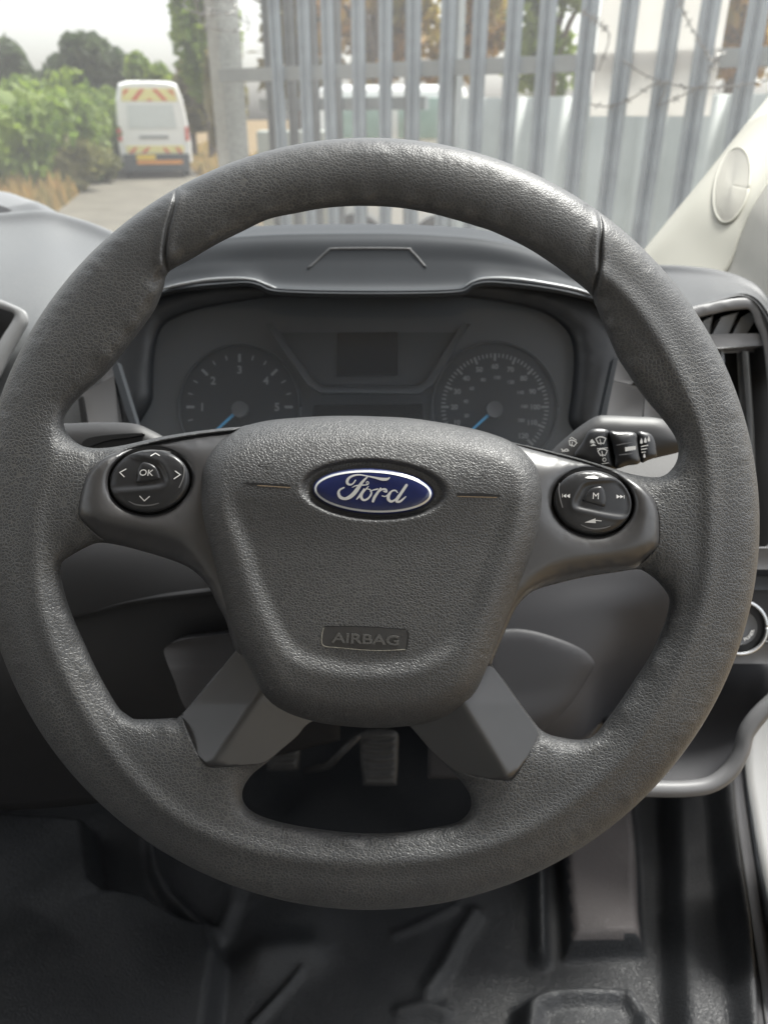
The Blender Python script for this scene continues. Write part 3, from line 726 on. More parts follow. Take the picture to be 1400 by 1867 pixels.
def z_rim(x, y, d):
    do = seg_dist(x, y, OUT); di = np.min([seg_dist(x, y, L) for L in HOLES], 0)
    up = sstep(620, 420, y)                      # flatter, crisper section between the two seams
    zo = prf(do, 52-16*up, 2.1); zi = prf(di, 62-20*up, 2.2)
    zo = np.maximum(zo, 1e-3); zi = np.maximum(zi, 1e-3); return TR*(zo**-7+zi**-7)**(-1/7)
def z_rim_full(x, y, d):
    z = z_rim(x, y, d)
    for s in (seamL, seamR):
        ds = seg_dist(x, y, s, False); z = z-8*np.exp(-(ds/3.0)**2)*sstep(0, 4, d)+2.0*np.exp(-((ds-9)/6)**2)*sstep(0, 15, d)
    ds = seg_dist(x, y, RIDGE, False); z = z+6.0*np.exp(-(ds/18)**2)*sstep(10, 40, d)
    return z
def z_rim_full0(x, y, d):
    z = z_rim(x, y, d)
    for q in (bzL, bzR, cvL, cvR):
        q = catmull(q, step=7, closed=True); ins = inside(x, y, q); dq = seg_dist(x, y, q); z = z-np.where(ins, 1, 0)*44*sstep(1, 9, dq)
    return np.maximum(z, 2)
pts, fc, bnd = region(OUT, OPEN+[hub_hole], z_rim, 6.2, (1, 2.5, 5, 8, 12, 17, 23), smooth_it=40, smooth_d=26, lines=[catmull(seamL, step=4), catmull(seamR, step=4)]+[np.vstack([q, q[:1]]) for q in (catmull(a_, step=6, closed=True) for a_ in (bzL, bzR, cvL, cvR))])
dd_ = np.min([seg_dist(pts[:, 0], pts[:, 1], L) for L in [OUT]+OPEN+[hub_hole]], 0)
extra = z_rim_full0(pts[:, 0], pts[:, 1], dd_)-z_rim(pts[:, 0], pts[:, 1], dd_)+z_rim_full(pts[:, 0], pts[:, 1], dd_)-z_rim(pts[:, 0], pts[:, 1], dd_)
n = len(pts); back = pts.copy(); back[:, 2] *= -.85
bset = sorted({i for e in bnd for i in e}); bm = {i: i for i in bset}
front = pts.copy(); front[:, 2] += extra; front[bset, 2] = 0
# stitch: front + back share the silhouette vertices
idx = np.arange(n)+n; idx[bset] = bset
V = np.vstack([front, back]); Fb = idx[fc][:, ::-1]
used = np.zeros(2*n, bool); used[fc.ravel()] = 1; used[Fb.ravel()] = 1; rem = np.cumsum(used)-1
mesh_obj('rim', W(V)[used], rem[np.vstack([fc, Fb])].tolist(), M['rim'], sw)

# ---- spoke bezels
def ell(cx, cy, rx, ry, rot=0, n=72, e=0):
    t = np.linspace(0, 2*math.pi, n, endpoint=False); c, s = math.cos(R(rot)), math.sin(R(rot))
    x, y = (rx+e)*np.cos(t), (ry+e)*np.sin(t); return np.c_[cx+x*c-y*s, cy+x*s+y*c]
dL = (273.5, 877, 73.5, 58, -7); dR = (1080, 916, 72, 59, 9)
crL = np.array([(120,932),(146,940),(230,950),(290,962),(340,984),(365,1020),(390,1075),(430,1160),(440,1200)], float)
crR = np.array([(890,1215),(925,1120),(950,1078),(972,1050),(1000,1030),(1030,1020),(1066,1013),(1149,1001),(1205,990)], float)
topL = np.array([(140,900),(150,880),(188,836),(250,812),(300,800),(420,783),(480,776)], float)
topR = np.array([(880,792),(930,805),(1007,824),(1060,838),(1135,864),(1180,896),(1200,930)], float)
def zbez(side):
    cr, tp = (crL, topL) if side == 'L' else (crR, topR)
    cx, cy, rx, ry, rot = dL if side == 'L' else dR
    def f(x, y, d):
        z = 50+17*(1-np.exp(-d/7.0))
        ds = seg_dist(x, y, cr, False); below = y > np.interp(x, cr[:, 0], cr[:, 1])
        z = z-np.where(below, 1, 0)*.75*np.maximum(0, ds-3)
        dt = y-np.interp(x, tp[:, 0], tp[:, 1]); z = z-44*np.exp(-np.maximum(dt, 0)/48)*(sstep(175, 275, x) if side == 'L' else sstep(1185, 1085, x))
        c, s = math.cos(R(-rot)), math.sin(R(-rot)); u = (x-cx)*c-(y-cy)*s; v = (x-cx)*s+(y-cy)*c
        rr_ = np.sqrt((u/rx)**2+(v/ry)**2); z = z+4*np.exp(-((rr_-1.07)/.07)**2)
        return z
    return f
for side, poly, dsc in (('L', bzL, dL), ('R', bzR, dR)):
    hole = ell(*dsc, n=90, e=3.5)
    p, f, b = region(catmull(poly, step=7, closed=True), [hole], zbez(side), 6, (1.2, 3, 6, 10), smooth_it=4, smooth_d=8)
    v, f = skirted(p, f, b, 34)
    bz = mesh_obj('spoke_bezel', W(v), f, M['satin'], sw)
    # dark gap floor under the button pad
    gp = MB(); q = ell(*dsc, n=60, e=5); c3 = np.c_[q, np.full(60, 34)]; gp.add(W(c3), [tuple(range(60))]); gp.build('button_well', M['gap'], bz)

# ---- button pads with relief
def keyshape(side):
    if side == 'L':   # zoom coords /5.385 + (140,780)
        q = [(330,480),(400,330),(490,275),(600,290),(700,312),(800,348),(850,410),(885,500),(870,545),(800,572),(600,592),(400,606),(340,590)]
        q = [(140+a/5.385, 780+b/5.385) for a, b in q]
        ok = [(600,480),(600,420),(640,345),(690,340),(760,370),(800,420),(820,480),(815,505),(700,530),(610,540),(592,520)]
        ok = [(140+a/5.385, 780+b/5.385) for a, b in ok]
    else:
        q = [(940,560),(880,640),(700,625),(500,585),(330,545),(300,510),(310,450),(350,370),(400,290),(470,258),(600,245),(780,240),(880,330),(930,430)]
        q = [(1000+a/6.364, 840+b/6.364) for a, b in q]
        ok = [(400,440),(440,370),(500,315),(580,296),(625,310),(650,370),(662,450),(655,520),(620,535),(500,500),(395,468)]
        ok = [(1000+a/6.364, 840+b/6.364) for a, b in ok]
    return catmull(q, step=3, closed=True), catmull(ok, step=3, closed=True)
zdL = zdR = None
def pad_disc(side, dsc):
    key, ok = keyshape(side); cx, cy, rx, ry, rot = dsc
    def zf(x, y, d):
        z = 56+6*(1-np.exp(-d/3.0))
        c, s = math.cos(R(-rot)), math.sin(R(-rot)); u = ((x-cx)*c-(y-cy)*s)/rx; v = ((x-cx)*s+(y-cy)*c)/ry
        z = z+5*(1-u*u-v*v)-6*np.exp(-(v+1)*3.2)
        ins = inside(x, y, key); dk = seg_dist(x, y, key); sgn = np.where(ins, dk, -dk)
        z = z-4.5*sstep(-3, 5, sgn)+1.4*np.exp(-((sgn+5)/4)**2)
        return z
    p, f, b = region(ell(*dsc, n=110, e=-1), [], zf, 2.6, (1, 2, 3.5), smooth_it=2, smooth_d=3)
    v, f = skirted(p, f, b, 20)
    pd = mesh_obj('button_pad', W(v), f, M['gloss'], sw)
    def zfo(x, y, d): return 62+3.5*(1-np.exp(-d/2.5))
    p2, f2, b2 = region(ok, [], zfo, 3, (.8, 2, 3.5)); v2, f2 = skirted(p2, f2, b2, 12)
    mesh_obj('centre_button', W(v2), f2, M['gloss'], pd)
    return pd, zf
def surf(zf, dz, loopd=20.0):
    return lambda xy: W(np.c_[xy, zf(np.asarray(xy)[:, 0], np.asarray(xy)[:, 1], np.full(len(xy), loopd))+dz])
pdL, zL = pad_disc('L', dL); pdR, zR = pad_disc('R', dR)
def zl(pts, o, s): return [(o[0]+a/s, o[1]+b/s) for a, b in pts]
mb = MB(); flat = lambda z: (lambda xy: W(np.c_[xy, np.full(len(xy), z)]))
put_text(mb, 'OK', 140+688/5.385, 780+440/5.385, 11.5, 2, flat(66.2), bold=.0, sx=1.08, shear=.15)
mb.build('lettering', M['icon'], pdL)
mb = MB(); S = surf(zL, 1.0)
for st in ([(486,405),(425,438),(468,480)], [(970,425),(1018,460),(958,500)], [(730,275),(775,248),(815,272)], [(622,672),(666,718),(716,674)]):
    q = zl(st, (140, 780), 5.385); ribbon(mb, [q[0], q[1]], 1.7, S, n=5); ribbon(mb, [q[1], q[2]], 1.7, S, n=5)
mb.build('arrow_marks', M['icon'], pdL)
mb = MB(); S = surf(zL, .8)
ribbon(mb, zl([(515,722),(580,752),(665,762),(740,757),(805,740)], (140, 780), 5.385), [1.5, 2.4, 2.6, 2.4, 1.5], S)
ribbon(mb, zl([(1048,360),(1058,420),(1045,500),(1008,585)], (140, 780), 5.385), 2.2, S)
ribbon(mb, zl([(660,232),(760,222),(850,225),(920,240)], (140, 780), 5.385), 1.6, S)
mb.build('tactile_rib', M['greyp'], pdL)
mb = MB(); o, s = (1000, 840), 6.364
put_text(mb, 'M', o[0]+545/s, o[1]+408/s, 11.5, 3, flat(66.6), bold=.0, sx=1.0)
mb.build('lettering', M['icon'], pdR)
mb = MB(); S = surf(zR, 1.0)
def tri(pts): q = np.array(zl(pts, o, s)); mb.add(S(q), [tuple(range(len(q)))])
tri([(166,408),(202,384),(200,430)]); tri([(204,408),(245,384),(243,432)]); ribbon(mb, zl([(158,386),(158,424)], o, s), .9, S, n=3)
tri([(784,392),(786,440),(825,416)]); tri([(826,396),(828,438),(864,416)]); ribbon(mb, zl([(872,402),(872,436)], o, s), .9, S, n=3)
tri([(415,716),(540,668),(545,724)]); ribbon(mb, zl([(545,692),(608,698)], o, s), 1.6, S, n=3)
tri([(418,196),(450,180),(530,172),(575,190),(570,210),(450,206)])
mb.build('arrow_marks', M['icon'], pdR)
mb = MB(); S = surf(zR, .8)
ribbon(mb, zl([(375,742),(450,775),(540,790),(640,780),(712,758)], o, s), [1.4, 2.2, 2.4, 2.2, 1.4], S)
ribbon(mb, zl([(125,262),(118,350),(135,450),(160,540)], o, s), 2.2, S)
ribbon(mb, zl([(305,145),(400,132),(500,140),(615,172)], o, s), 1.6, S)
mb.build('tactile_rib', M['greyp'], pdR)

# ---- lower spoke covers
crl = np.array([(440,1230),(463,1283),(382,1402)], float); crr = np.array([(890,1200),(858,1300),(932,1424)], float)
def zcov(side):
    def f(x, y, d):
        if side == 'L':
            a = np.array([463, 1283.]); t = np.array([-81, 119.])
        else:
            a = np.array([855, 1300.]); t = np.array([77, 124.])
        t /= np.linalg.norm(t); nrm = np.array([-t[1], t[0]]); s = (x-a[0])*nrm[0]+(y-a[1])*nrm[1]
        z = 65-.42*np.abs(s)*(np.where(s > 0, 1.0, .7))
        z = z-.12*np.maximum(0, (np.array([463, 1283.])[1]-y))
        return np.minimum(z, 46+18*(1-np.exp(-d/3.0)))
    return f
for side, poly in (('L', cvL), ('R', cvR)):
    p, f, b = region(catmull(poly, step=7, closed=True), [], zcov(side), 6, (1.2, 3, 6)); v, f = skirted(p, f, b, 20)
    mesh_obj('spoke_cover', W(v), f, M['satin2'], sw)

# ---- airbag pad
PAD = catmull([(366,893),(368,857),(379,830),(396,807),(421,789),(446,777),(493,766),(564,760),(621,758),(680,759),(743,762),(796,769),(846,778),(890,789),(929,804),(957,825),(977,850),(987,886),(988,921),(984,960),(972,1007),(952,1058),(921,1133),(893,1204),(866,1262),(835,1292),(800,1311),(750,1323),(680,1327),(610,1322),(560,1312),(515,1295),(482,1270),(458,1225),(429,1165),(407,1093),(389,1028),(375,975),(366,930)], step=6, closed=True)
UPOLY = catmull([(395,850),(405,900),(421,950),(443,1007),(464,1071),(493,1138),(518,1180),(550,1206),(600,1220),(654,1227),(743,1222),(796,1203),(838,1170),(868,1117),(897,1046),(925,976),(945,909),(955,862),(940,800),(680,720),(420,780)], step=8, closed=True)
def z_pad(x, y, d):
    t = np.clip(d/46, 0, 1); z = 58+52*np.sqrt(1-(1-t)**2)
    t2 = np.clip((y-758)/157, 0, 1); z = z-60*(1-t2)**2
    t3 = np.clip((1326-y)/130, 0, 1); z = z-16*(1-t3)**2
    z = z-10*((x-677)/300)**2
    ins = inside(x, y, UPOLY); du = seg_dist(x, y, UPOLY); sg = np.where(ins, du, -du)
    z = z-10*sstep(-12, 24, sg)*sstep(820, 1010, y)
    for k, amp in ((1, -11),):
        u = ((x-681)*math.cos(R(2.6))+(y-893)*math.sin(R(2.6)))/138; v = (-(x-681)*math.sin(R(2.6))+(y-893)*math.cos(R(2.6)))/57
        r = np.sqrt(u*u+v*v); z = z-13*sstep(1.0, .87, r)
    return z
def z_pad_at(x, y): return z_pad(x, y, seg_dist(x, y, PAD))
_e = [np.vstack([q_, q_[:1]]) for q_ in (ell(681, 893, 129, 53, 2.6, n=120),)]
p, f, b = region(PAD, [], z_pad, 5.0, (1, 3, 6, 10, 15), smooth_it=1, smooth_d=10, lines=_e); v, f = skirted(p, f, b, 34)
pad = mesh_obj('airbag_cover', W(v), f, M['pad'], sw)
def Spad(dz): return lambda xy: W(np.c_[xy, z_pad_at(np.asarray(xy, float)[:, 0], np.asarray(xy, float)[:, 1])+dz])
# slots either side of the badge
for pl in ([(441,879),(470,880),(530,884),(529,889),(500,887),(470,885),(450,883)], [(832,899),(880,899),(910,902),(914,905),(905,907),(870,906),(834,905)]):
    mb = MB(); mb.add(Spad(.7)(np.array(pl)), [tuple(range(7))]); sl = mb.build('slot', M['gap'], pad)
    mb = MB(); q = np.array(pl); ribbon(mb, np.c_[q[3:6][::-1] if pl[0][0] < 500 else q[4:7][::-1]], 1.8, Spad(1.0), n=14); mb.build('slot_edge', M['tan'], sl)
# horn marks
for hx, hy in ((488, 850), (876, 870)):
    mb = MB()
    ribbon(mb, [(hx-16, hy-3), (hx-8, hy-6), (hx+4, hy-6), (hx+10, hy-9)], 1.6, Spad(.9)); ribbon(mb, [(hx-16, hy-3), (hx-8, hy-1), (hx+6, hy-1), (hx+12, hy+2)], 1.6, Spad(.9))
    ribbon(mb, ell(hx, hy+6, 6, 4, n=10), 1.4, Spad(.95), closed=True)
    mb.build('horn_mark', M['pad'], pad)
# AIRBAG panel
ap = catmull([(592,1142),(640,1143),(700,1145),(741,1149),(743,1160),(740,1183),(700,1186),(650,1183),(590,1176),(588,1160)], step=4, closed=True)
mb = MB(); mb.add(Spad(.8)(ap), [tuple(range(len(ap)))]); apo = mb.build('airbag_panel', M['satin2'], pad)
mb = MB(); ribbon(mb, [(590,1145),(587,1160),(590,1177),(620,1181),(665,1185),(700,1186),(738,1184)], 1.5, Spad(1.5), n=50); mb.build('panel_edge', mat('pale_edge', (.30, .29, .25), rough=.8, var=.3, vscale=900), apo)  # pale line along the left and lower panel edge
mb = MB(); ribbon(mb, [(742,1150),(744,1160),(741,1183)], 2.2, Spad(1.4), n=14); ribbon(mb, [(592,1142),(670,1143),(741,1148)], 1.3, Spad(1.4), n=30); mb.build('panel_shadow_gap', M['gap'], apo)
mb = MB(); put_text(mb, 'AIRBAG', 666, 1165, 18, 2.6, Spad(1.4), bold=.02, sx=1.45, raise_=.0006); lt = mb.build('lettering', mat('embossed_letters', (.085, .084, .082), rough=.5, var=.05), apo)
# badge
bz0 = float(z_pad_at(np.array([681.]), np.array([893.]))[0])
def bell(e=0): return ell(680, 896, 110+e, 41.5+e, 2.9, n=90)
def zbadge(x, y, d): return bz0+4+7*(1-np.exp(-d/5.0))
p, f, b = region(bell(), [], zbadge, 7, (1, 3, 6, 10)); v, f = skirted(p, f, b, 12)
bd = mesh_obj('badge', W(v), f, M['blue'], sw)
mb = MB(); q = bell(3.5); mb.add(W(np.c_[q, np.full(90, bz0+2)]), [tuple(range(90))]); mb.build('badge_shadow_ring', M['gap'], bd)
def zsb(dz): return lambda xy: W(np.c_[xy, bz0+4+7*(1-np.exp(-seg_dist(np.asarray(xy, float)[:, 0], np.asarray(xy, float)[:, 1], bell())/5.0))+dz])
mb = MB(); q = bell(-5.2); ribbon(mb, q[::3], 3.6, zsb(.6), n=150, closed=True); mb.build('silver_ring', M['silver'], bd)
mb = MB(); o, s = (550, 840), 5.385; k = [0]
def stroke(pts):
    k[0] += 1; q = [(o[0]+a/s, o[1]+b_/s) for a, b_, _ in pts]; ribbon(mb, q, [w_*1.04/s for _, _, w_ in pts], zsb(.8+.12*k[0]), n=44)
stroke([(862,166,10),(840,180,24),(790,181,28),(720,166,18),(640,150,12),(570,138,13),(510,145,17),(462,172,24),(446,210,28),(465,234,20),(500,228,14),(528,192,13)])
stroke([(655,150,8),(618,185,20),(585,222,28),(550,275,36),(510,325,38),(465,360,34),(420,373,26),(378,356,30),(362,318,26),(375,285,18),(415,264,14)])
stroke([(496,262,6),(530,246,11),(580,240,12),(625,238,10),(650,232,9),(657,214,9),(645,203,8),(635,216,8),(642,232,8)])
stroke([(612,278,14),(590,312,18),(560,355,18),(540,378,10)])
stroke([(655,252,8),(625,285,14),(592,322,24),(585,362,26),(612,387,20),(655,368,18),(684,322,18),(672,285,12),(640,276,8)])
stroke([(672,300,8),(710,286,12),(745,278,14)]); stroke([(775,272,18),(748,310,24),(715,360,26),(700,398,24)])
stroke([(735,335,8),(765,300,12),(795,280,18),(825,284,22),(832,306,16),(805,300,12)]); stroke([(790,345,10),(820,350,10),(850,330,10),(870,305,10)])
stroke([(940,312,10),(920,292,14),(885,298,16),(855,335,28),(850,375,30),(878,400,22),(920,380,16),(950,340,14)])
stroke([(1028,240,26),(1000,282,28),(968,330,28),(935,380,28),(932,402,22),(965,400,20),(1000,372,16),(1022,352,10)])
mb.build('script_lettering', M['silver'], bd)

# ================================================================== CAB INTERIOR
def pxo(q, d): q = np.asarray(q, float); return np.c_[q, np.full(len(q), d)]
# dashboard
db = thing('dashboard', 'grey moulded dashboard with an arched hood over the instruments', 'dashboard', P(680, 700, .75))
hood_o = loft('instrument_hood', [
    [(200,560,.98),(420,520,.98),(670,500,.98),(940,530,.98),(1170,600,.98)],
    [(200,500,.80),(330,438,.77),(460,418,.76),(670,413,.76),(801,417,.76),(900,427,.76),(1000,452,.76),(1170,520,.79)],
    [(200,510,.69),(330,446,.655),(460,427,.648),(670,422,.648),(801,426,.648),(900,436,.648),(1000,461,.655),(1170,530,.69)],
    [(200,525,.64),(330,456,.631),(460,437,.629),(670,433,.629),(801,436,.629),(900,446,.629),(1000,471,.631),(1170,540,.64)],
    [(200,548,.635),(330,490,.626),(460,478,.626),(670,478,.626),(801,478,.626),(900,482,.626),(1000,500,.626),(1170,555,.635)],
    [(200,554,.632),(310,516,.624),(430,500,.623),(470,503,.623),(510,514,.623),(670,517,.623),(830,515,.623),(862,503,.623),(900,499,.623),(1000,510,.623),(1085,531,.624),(1170,562,.632)],
    [(200,560,.626),(310,524,.6195),(430,509,.6185),(470,512,.6185),(510,524,.6185),(670,528,.6185),(830,525,.6185),(862,512,.6185),(900,508,.6185),(1000,519,.6185),(1085,540,.6195),(1170,572,.622)],
    [(200,568,.622),(310,532,.6195),(430,517,.612),(470,520,.612),(510,533,.612),(670,537,.612),(830,534,.612),(862,521,.612),(900,516,.612),(1000,527,.612),(1085,548,.6195),(1170,580,.622)],
    [(200,574,.64),(310,539,.64),(430,525,.64),(470,528,.64),(510,540,.64),(670,543,.64),(830,541,.64),(862,529,.64),(900,525,.64),(1000,535,.64),(1085,554,.64),(1170,588,.64)]],
    M['hood'], db, nu=110, nv=70, thick=.003)
hc = caster(hood_o)
q = catmull([(562,490),(574,480),(598,458),(612,454),(735,454),(750,459),(776,488)], n=50); mb = MB(); mb.tube(P(q[:, 0], q[:, 1], hc(q[:, 0], q[:, 1])+.0006), .0013, 8); mb.build('hood_moulding', M['dash'], db, True)
for q in ([(298,526),(330,519),(380,511),(430,508.5),(462,511),(485,519),(506,527)], [(846,524),(860,515),(880,509),(915,508),(960,512),(1010,520),(1050,528),(1083,538)]):
    a = catmull(pxo(q, .6175), n=50); mb = MB(); mb.tube(P(a[:, 0], a[:, 1], a[:, 2]), [.0005+.0012*math.sin(math.pi*i/49)**.4 for i in range(50)], 8); mb.build('hood_trim_strip', M['strip'], db, True)
# left dash top
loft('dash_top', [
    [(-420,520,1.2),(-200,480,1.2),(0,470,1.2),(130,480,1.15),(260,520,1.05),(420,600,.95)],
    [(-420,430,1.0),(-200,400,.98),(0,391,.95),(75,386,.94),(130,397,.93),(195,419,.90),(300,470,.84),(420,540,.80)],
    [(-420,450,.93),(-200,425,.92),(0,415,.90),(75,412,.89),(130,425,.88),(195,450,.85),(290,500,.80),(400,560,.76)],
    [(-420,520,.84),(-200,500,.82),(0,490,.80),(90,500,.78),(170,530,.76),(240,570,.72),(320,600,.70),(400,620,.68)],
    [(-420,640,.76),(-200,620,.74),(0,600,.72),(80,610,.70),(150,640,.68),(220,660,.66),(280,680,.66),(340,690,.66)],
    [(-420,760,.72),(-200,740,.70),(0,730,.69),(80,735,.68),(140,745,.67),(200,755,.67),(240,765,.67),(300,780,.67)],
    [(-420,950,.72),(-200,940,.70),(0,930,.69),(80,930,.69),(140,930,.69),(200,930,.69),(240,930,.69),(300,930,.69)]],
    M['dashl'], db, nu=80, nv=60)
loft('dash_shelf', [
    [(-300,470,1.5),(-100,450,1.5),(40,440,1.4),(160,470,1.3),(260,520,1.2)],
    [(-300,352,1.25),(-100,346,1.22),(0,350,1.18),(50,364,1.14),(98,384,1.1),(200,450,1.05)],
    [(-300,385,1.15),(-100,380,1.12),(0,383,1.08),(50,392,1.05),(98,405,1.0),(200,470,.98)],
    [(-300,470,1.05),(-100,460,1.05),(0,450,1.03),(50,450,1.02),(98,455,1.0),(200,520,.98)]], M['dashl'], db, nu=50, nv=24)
mb = MB(); mb.plate(catmull([(-60,362),(0,374),(24,385),(32,391),(0,393),(-60,400)], step=5, closed=True), 1.07, .02); mb.build('shelf_recess', M['greyp'], db)
# left trim beside cluster
mb = MB(); mb.plate([(196,668),(214,655),(218,686),(190,692)], .635, .02); mb.plate([(150,722),(206,690),(222,775),(158,776)], .632, .02); bevel(mb.build('side_trim', M['greyp'], db), .0015)
mb = MB(); mb.plate([(143,728),(150,722),(160,778),(150,778)], .628, .02); mb.build('trim_gap', M['gap'], db)
# left air vent
lv = thing('air_vent', 'air vent with a light grey frame at the left edge of the dashboard', 'vent', P(0, 620, .70))
fr = catmull([(-150,500),(-60,528),(0,546),(38,562),(50,572),(53,588),(44,606),(20,650),(0,690),(-40,760),(-150,790)], step=6, closed=True)
hl = catmull([(-140,520),(-60,545),(0,562),(24,570),(27,576),(20,590),(0,622),(-40,690),(-140,720)], step=6, closed=True)
p, f, b = region(fr, [hl], lambda x, y, d: 8*(1-np.exp(-d/6.)), 8, (1.5, 4)); v, f = skirted(p, f, b, 60)
def tod(dep): return lambda q: P(q[:, 0], q[:, 1], dep-q[:, 2]*.0004)
mesh_obj('vent_frame', tod(.668)(v), f, M['greyl'], lv)
mb = MB(); mb.plate(hl, .70, .01); mb.build('vent_duct', M['gap'], lv)
for k in range(4):
    mb = MB(); mb.plate([(-140,560+k*45),(-20,590+k*30),(-24,598+k*30),(-140,570+k*45)], .685, .012); mb.build('slat', M['greyp'], lv)
# right dash top + vent
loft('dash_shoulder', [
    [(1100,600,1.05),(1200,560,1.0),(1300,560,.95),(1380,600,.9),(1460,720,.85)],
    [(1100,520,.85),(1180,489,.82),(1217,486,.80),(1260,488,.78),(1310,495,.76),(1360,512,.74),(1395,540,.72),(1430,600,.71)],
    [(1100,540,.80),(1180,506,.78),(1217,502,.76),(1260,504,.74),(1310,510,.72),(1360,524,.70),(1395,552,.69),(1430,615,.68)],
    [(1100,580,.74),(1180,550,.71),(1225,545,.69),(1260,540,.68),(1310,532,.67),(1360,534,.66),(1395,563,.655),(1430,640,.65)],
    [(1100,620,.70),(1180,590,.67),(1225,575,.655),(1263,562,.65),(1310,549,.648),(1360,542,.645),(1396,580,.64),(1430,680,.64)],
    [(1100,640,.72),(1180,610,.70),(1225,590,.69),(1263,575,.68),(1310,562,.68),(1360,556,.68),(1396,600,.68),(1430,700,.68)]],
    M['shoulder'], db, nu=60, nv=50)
rv_ = thing('air_vent', 'right hand air vent with slanted slats beside the door pillar', 'vent', P(1340, 700, .66))
fr = catmull([(1240,572),(1300,551),(1350,543),(1378,548),(1396,572),(1412,640),(1425,800),(1425,1000),(1300,1000),(1270,800),(1235,640)], step=7, closed=True)
hl = catmull([(1255,590),(1310,570),(1350,564),(1366,566),(1376,590),(1392,640),(1405,800),(1405,985),(1310,985),(1290,800),(1258,640)], step=7, closed=True)
p, f, b = region(fr, [hl], lambda x, y, d: 8*(1-np.exp(-d/6.)), 8, (1.5, 4)); v, f = skirted(p, f, b, 70)
mesh_obj('vent_frame', tod(.645)(v), f, M['greyp'], rv_)
mb = MB(); mb.plate(hl, .685, .01); mb.build('vent_duct', M['gap'], rv_)
for q in ([(1270,612),(1283,587),(1298,577),(1290,612)], [(1300,611),(1316,580),(1345,570),(1324,611)], [(1336,611),(1352,580),(1366,572),(1375,585),(1356,611)]):
    mb = MB(); mb.plate(q, .66, .012); bevel(mb.build('slat', M['greyl'], rv_), .001)
mb = MB(); mb.plate([(1285,613),(1388,611),(1391,630),(1295,633)], .648, .02); bevel(mb.build('vent_bar', M['greyp'], rv_), .002)
mb = MB(); mb.plate([(1353,640),(1364,640),(1372,760),(1378,900),(1370,900),(1360,760)], .665, .01); bevel(mb.build('vent_blade', M['strip'], rv_), .0015)
mb = MB(); mb.plate([(1313,640),(1319,640),(1322,700),(1317,700)], .665, .01); mb.build('vent_blade', M['strip'], rv_)
# right trims seen under the rim
mb = MB(); mb.plate([(1127,650),(1160,690),(1150,698),(1121,692)], .63, .02); mb.plate([(1119,698),(1166,708),(1176,722),(1168,758),(1108,758)], .63, .02)
mb.plate([(1178,716),(1230,760),(1232,776),(1175,770)], .632, .02); bevel(mb.build('side_trim', M['greyp'], db), .0012)
mb = MB(); mb.plate([(1118,655),(1127,650),(1104,762),(1094,762)], .61, .01); mb.build('cluster_edge_strip', M['hood'], db); mb = MB(); mb.plate([(205,672),(214,660),(250,776),(238,776)], .61, .01); mb.build('cluster_edge_strip', M['hood'], db)
# panel to the right of the column (behind stalk)
loft('column_side_panel', [[(1060,770,.65),(1120,765,.65),(1200,765,.645),(1290,770,.64)], [(1060,900,.60),(1120,900,.60),(1200,900,.60),(1290,900,.60)], [(1060,1000,.60),(1120,1000,.60),(1200,1010,.60),(1290,1010,.60)]], M['lowerd'], db, nu=20, nv=20)

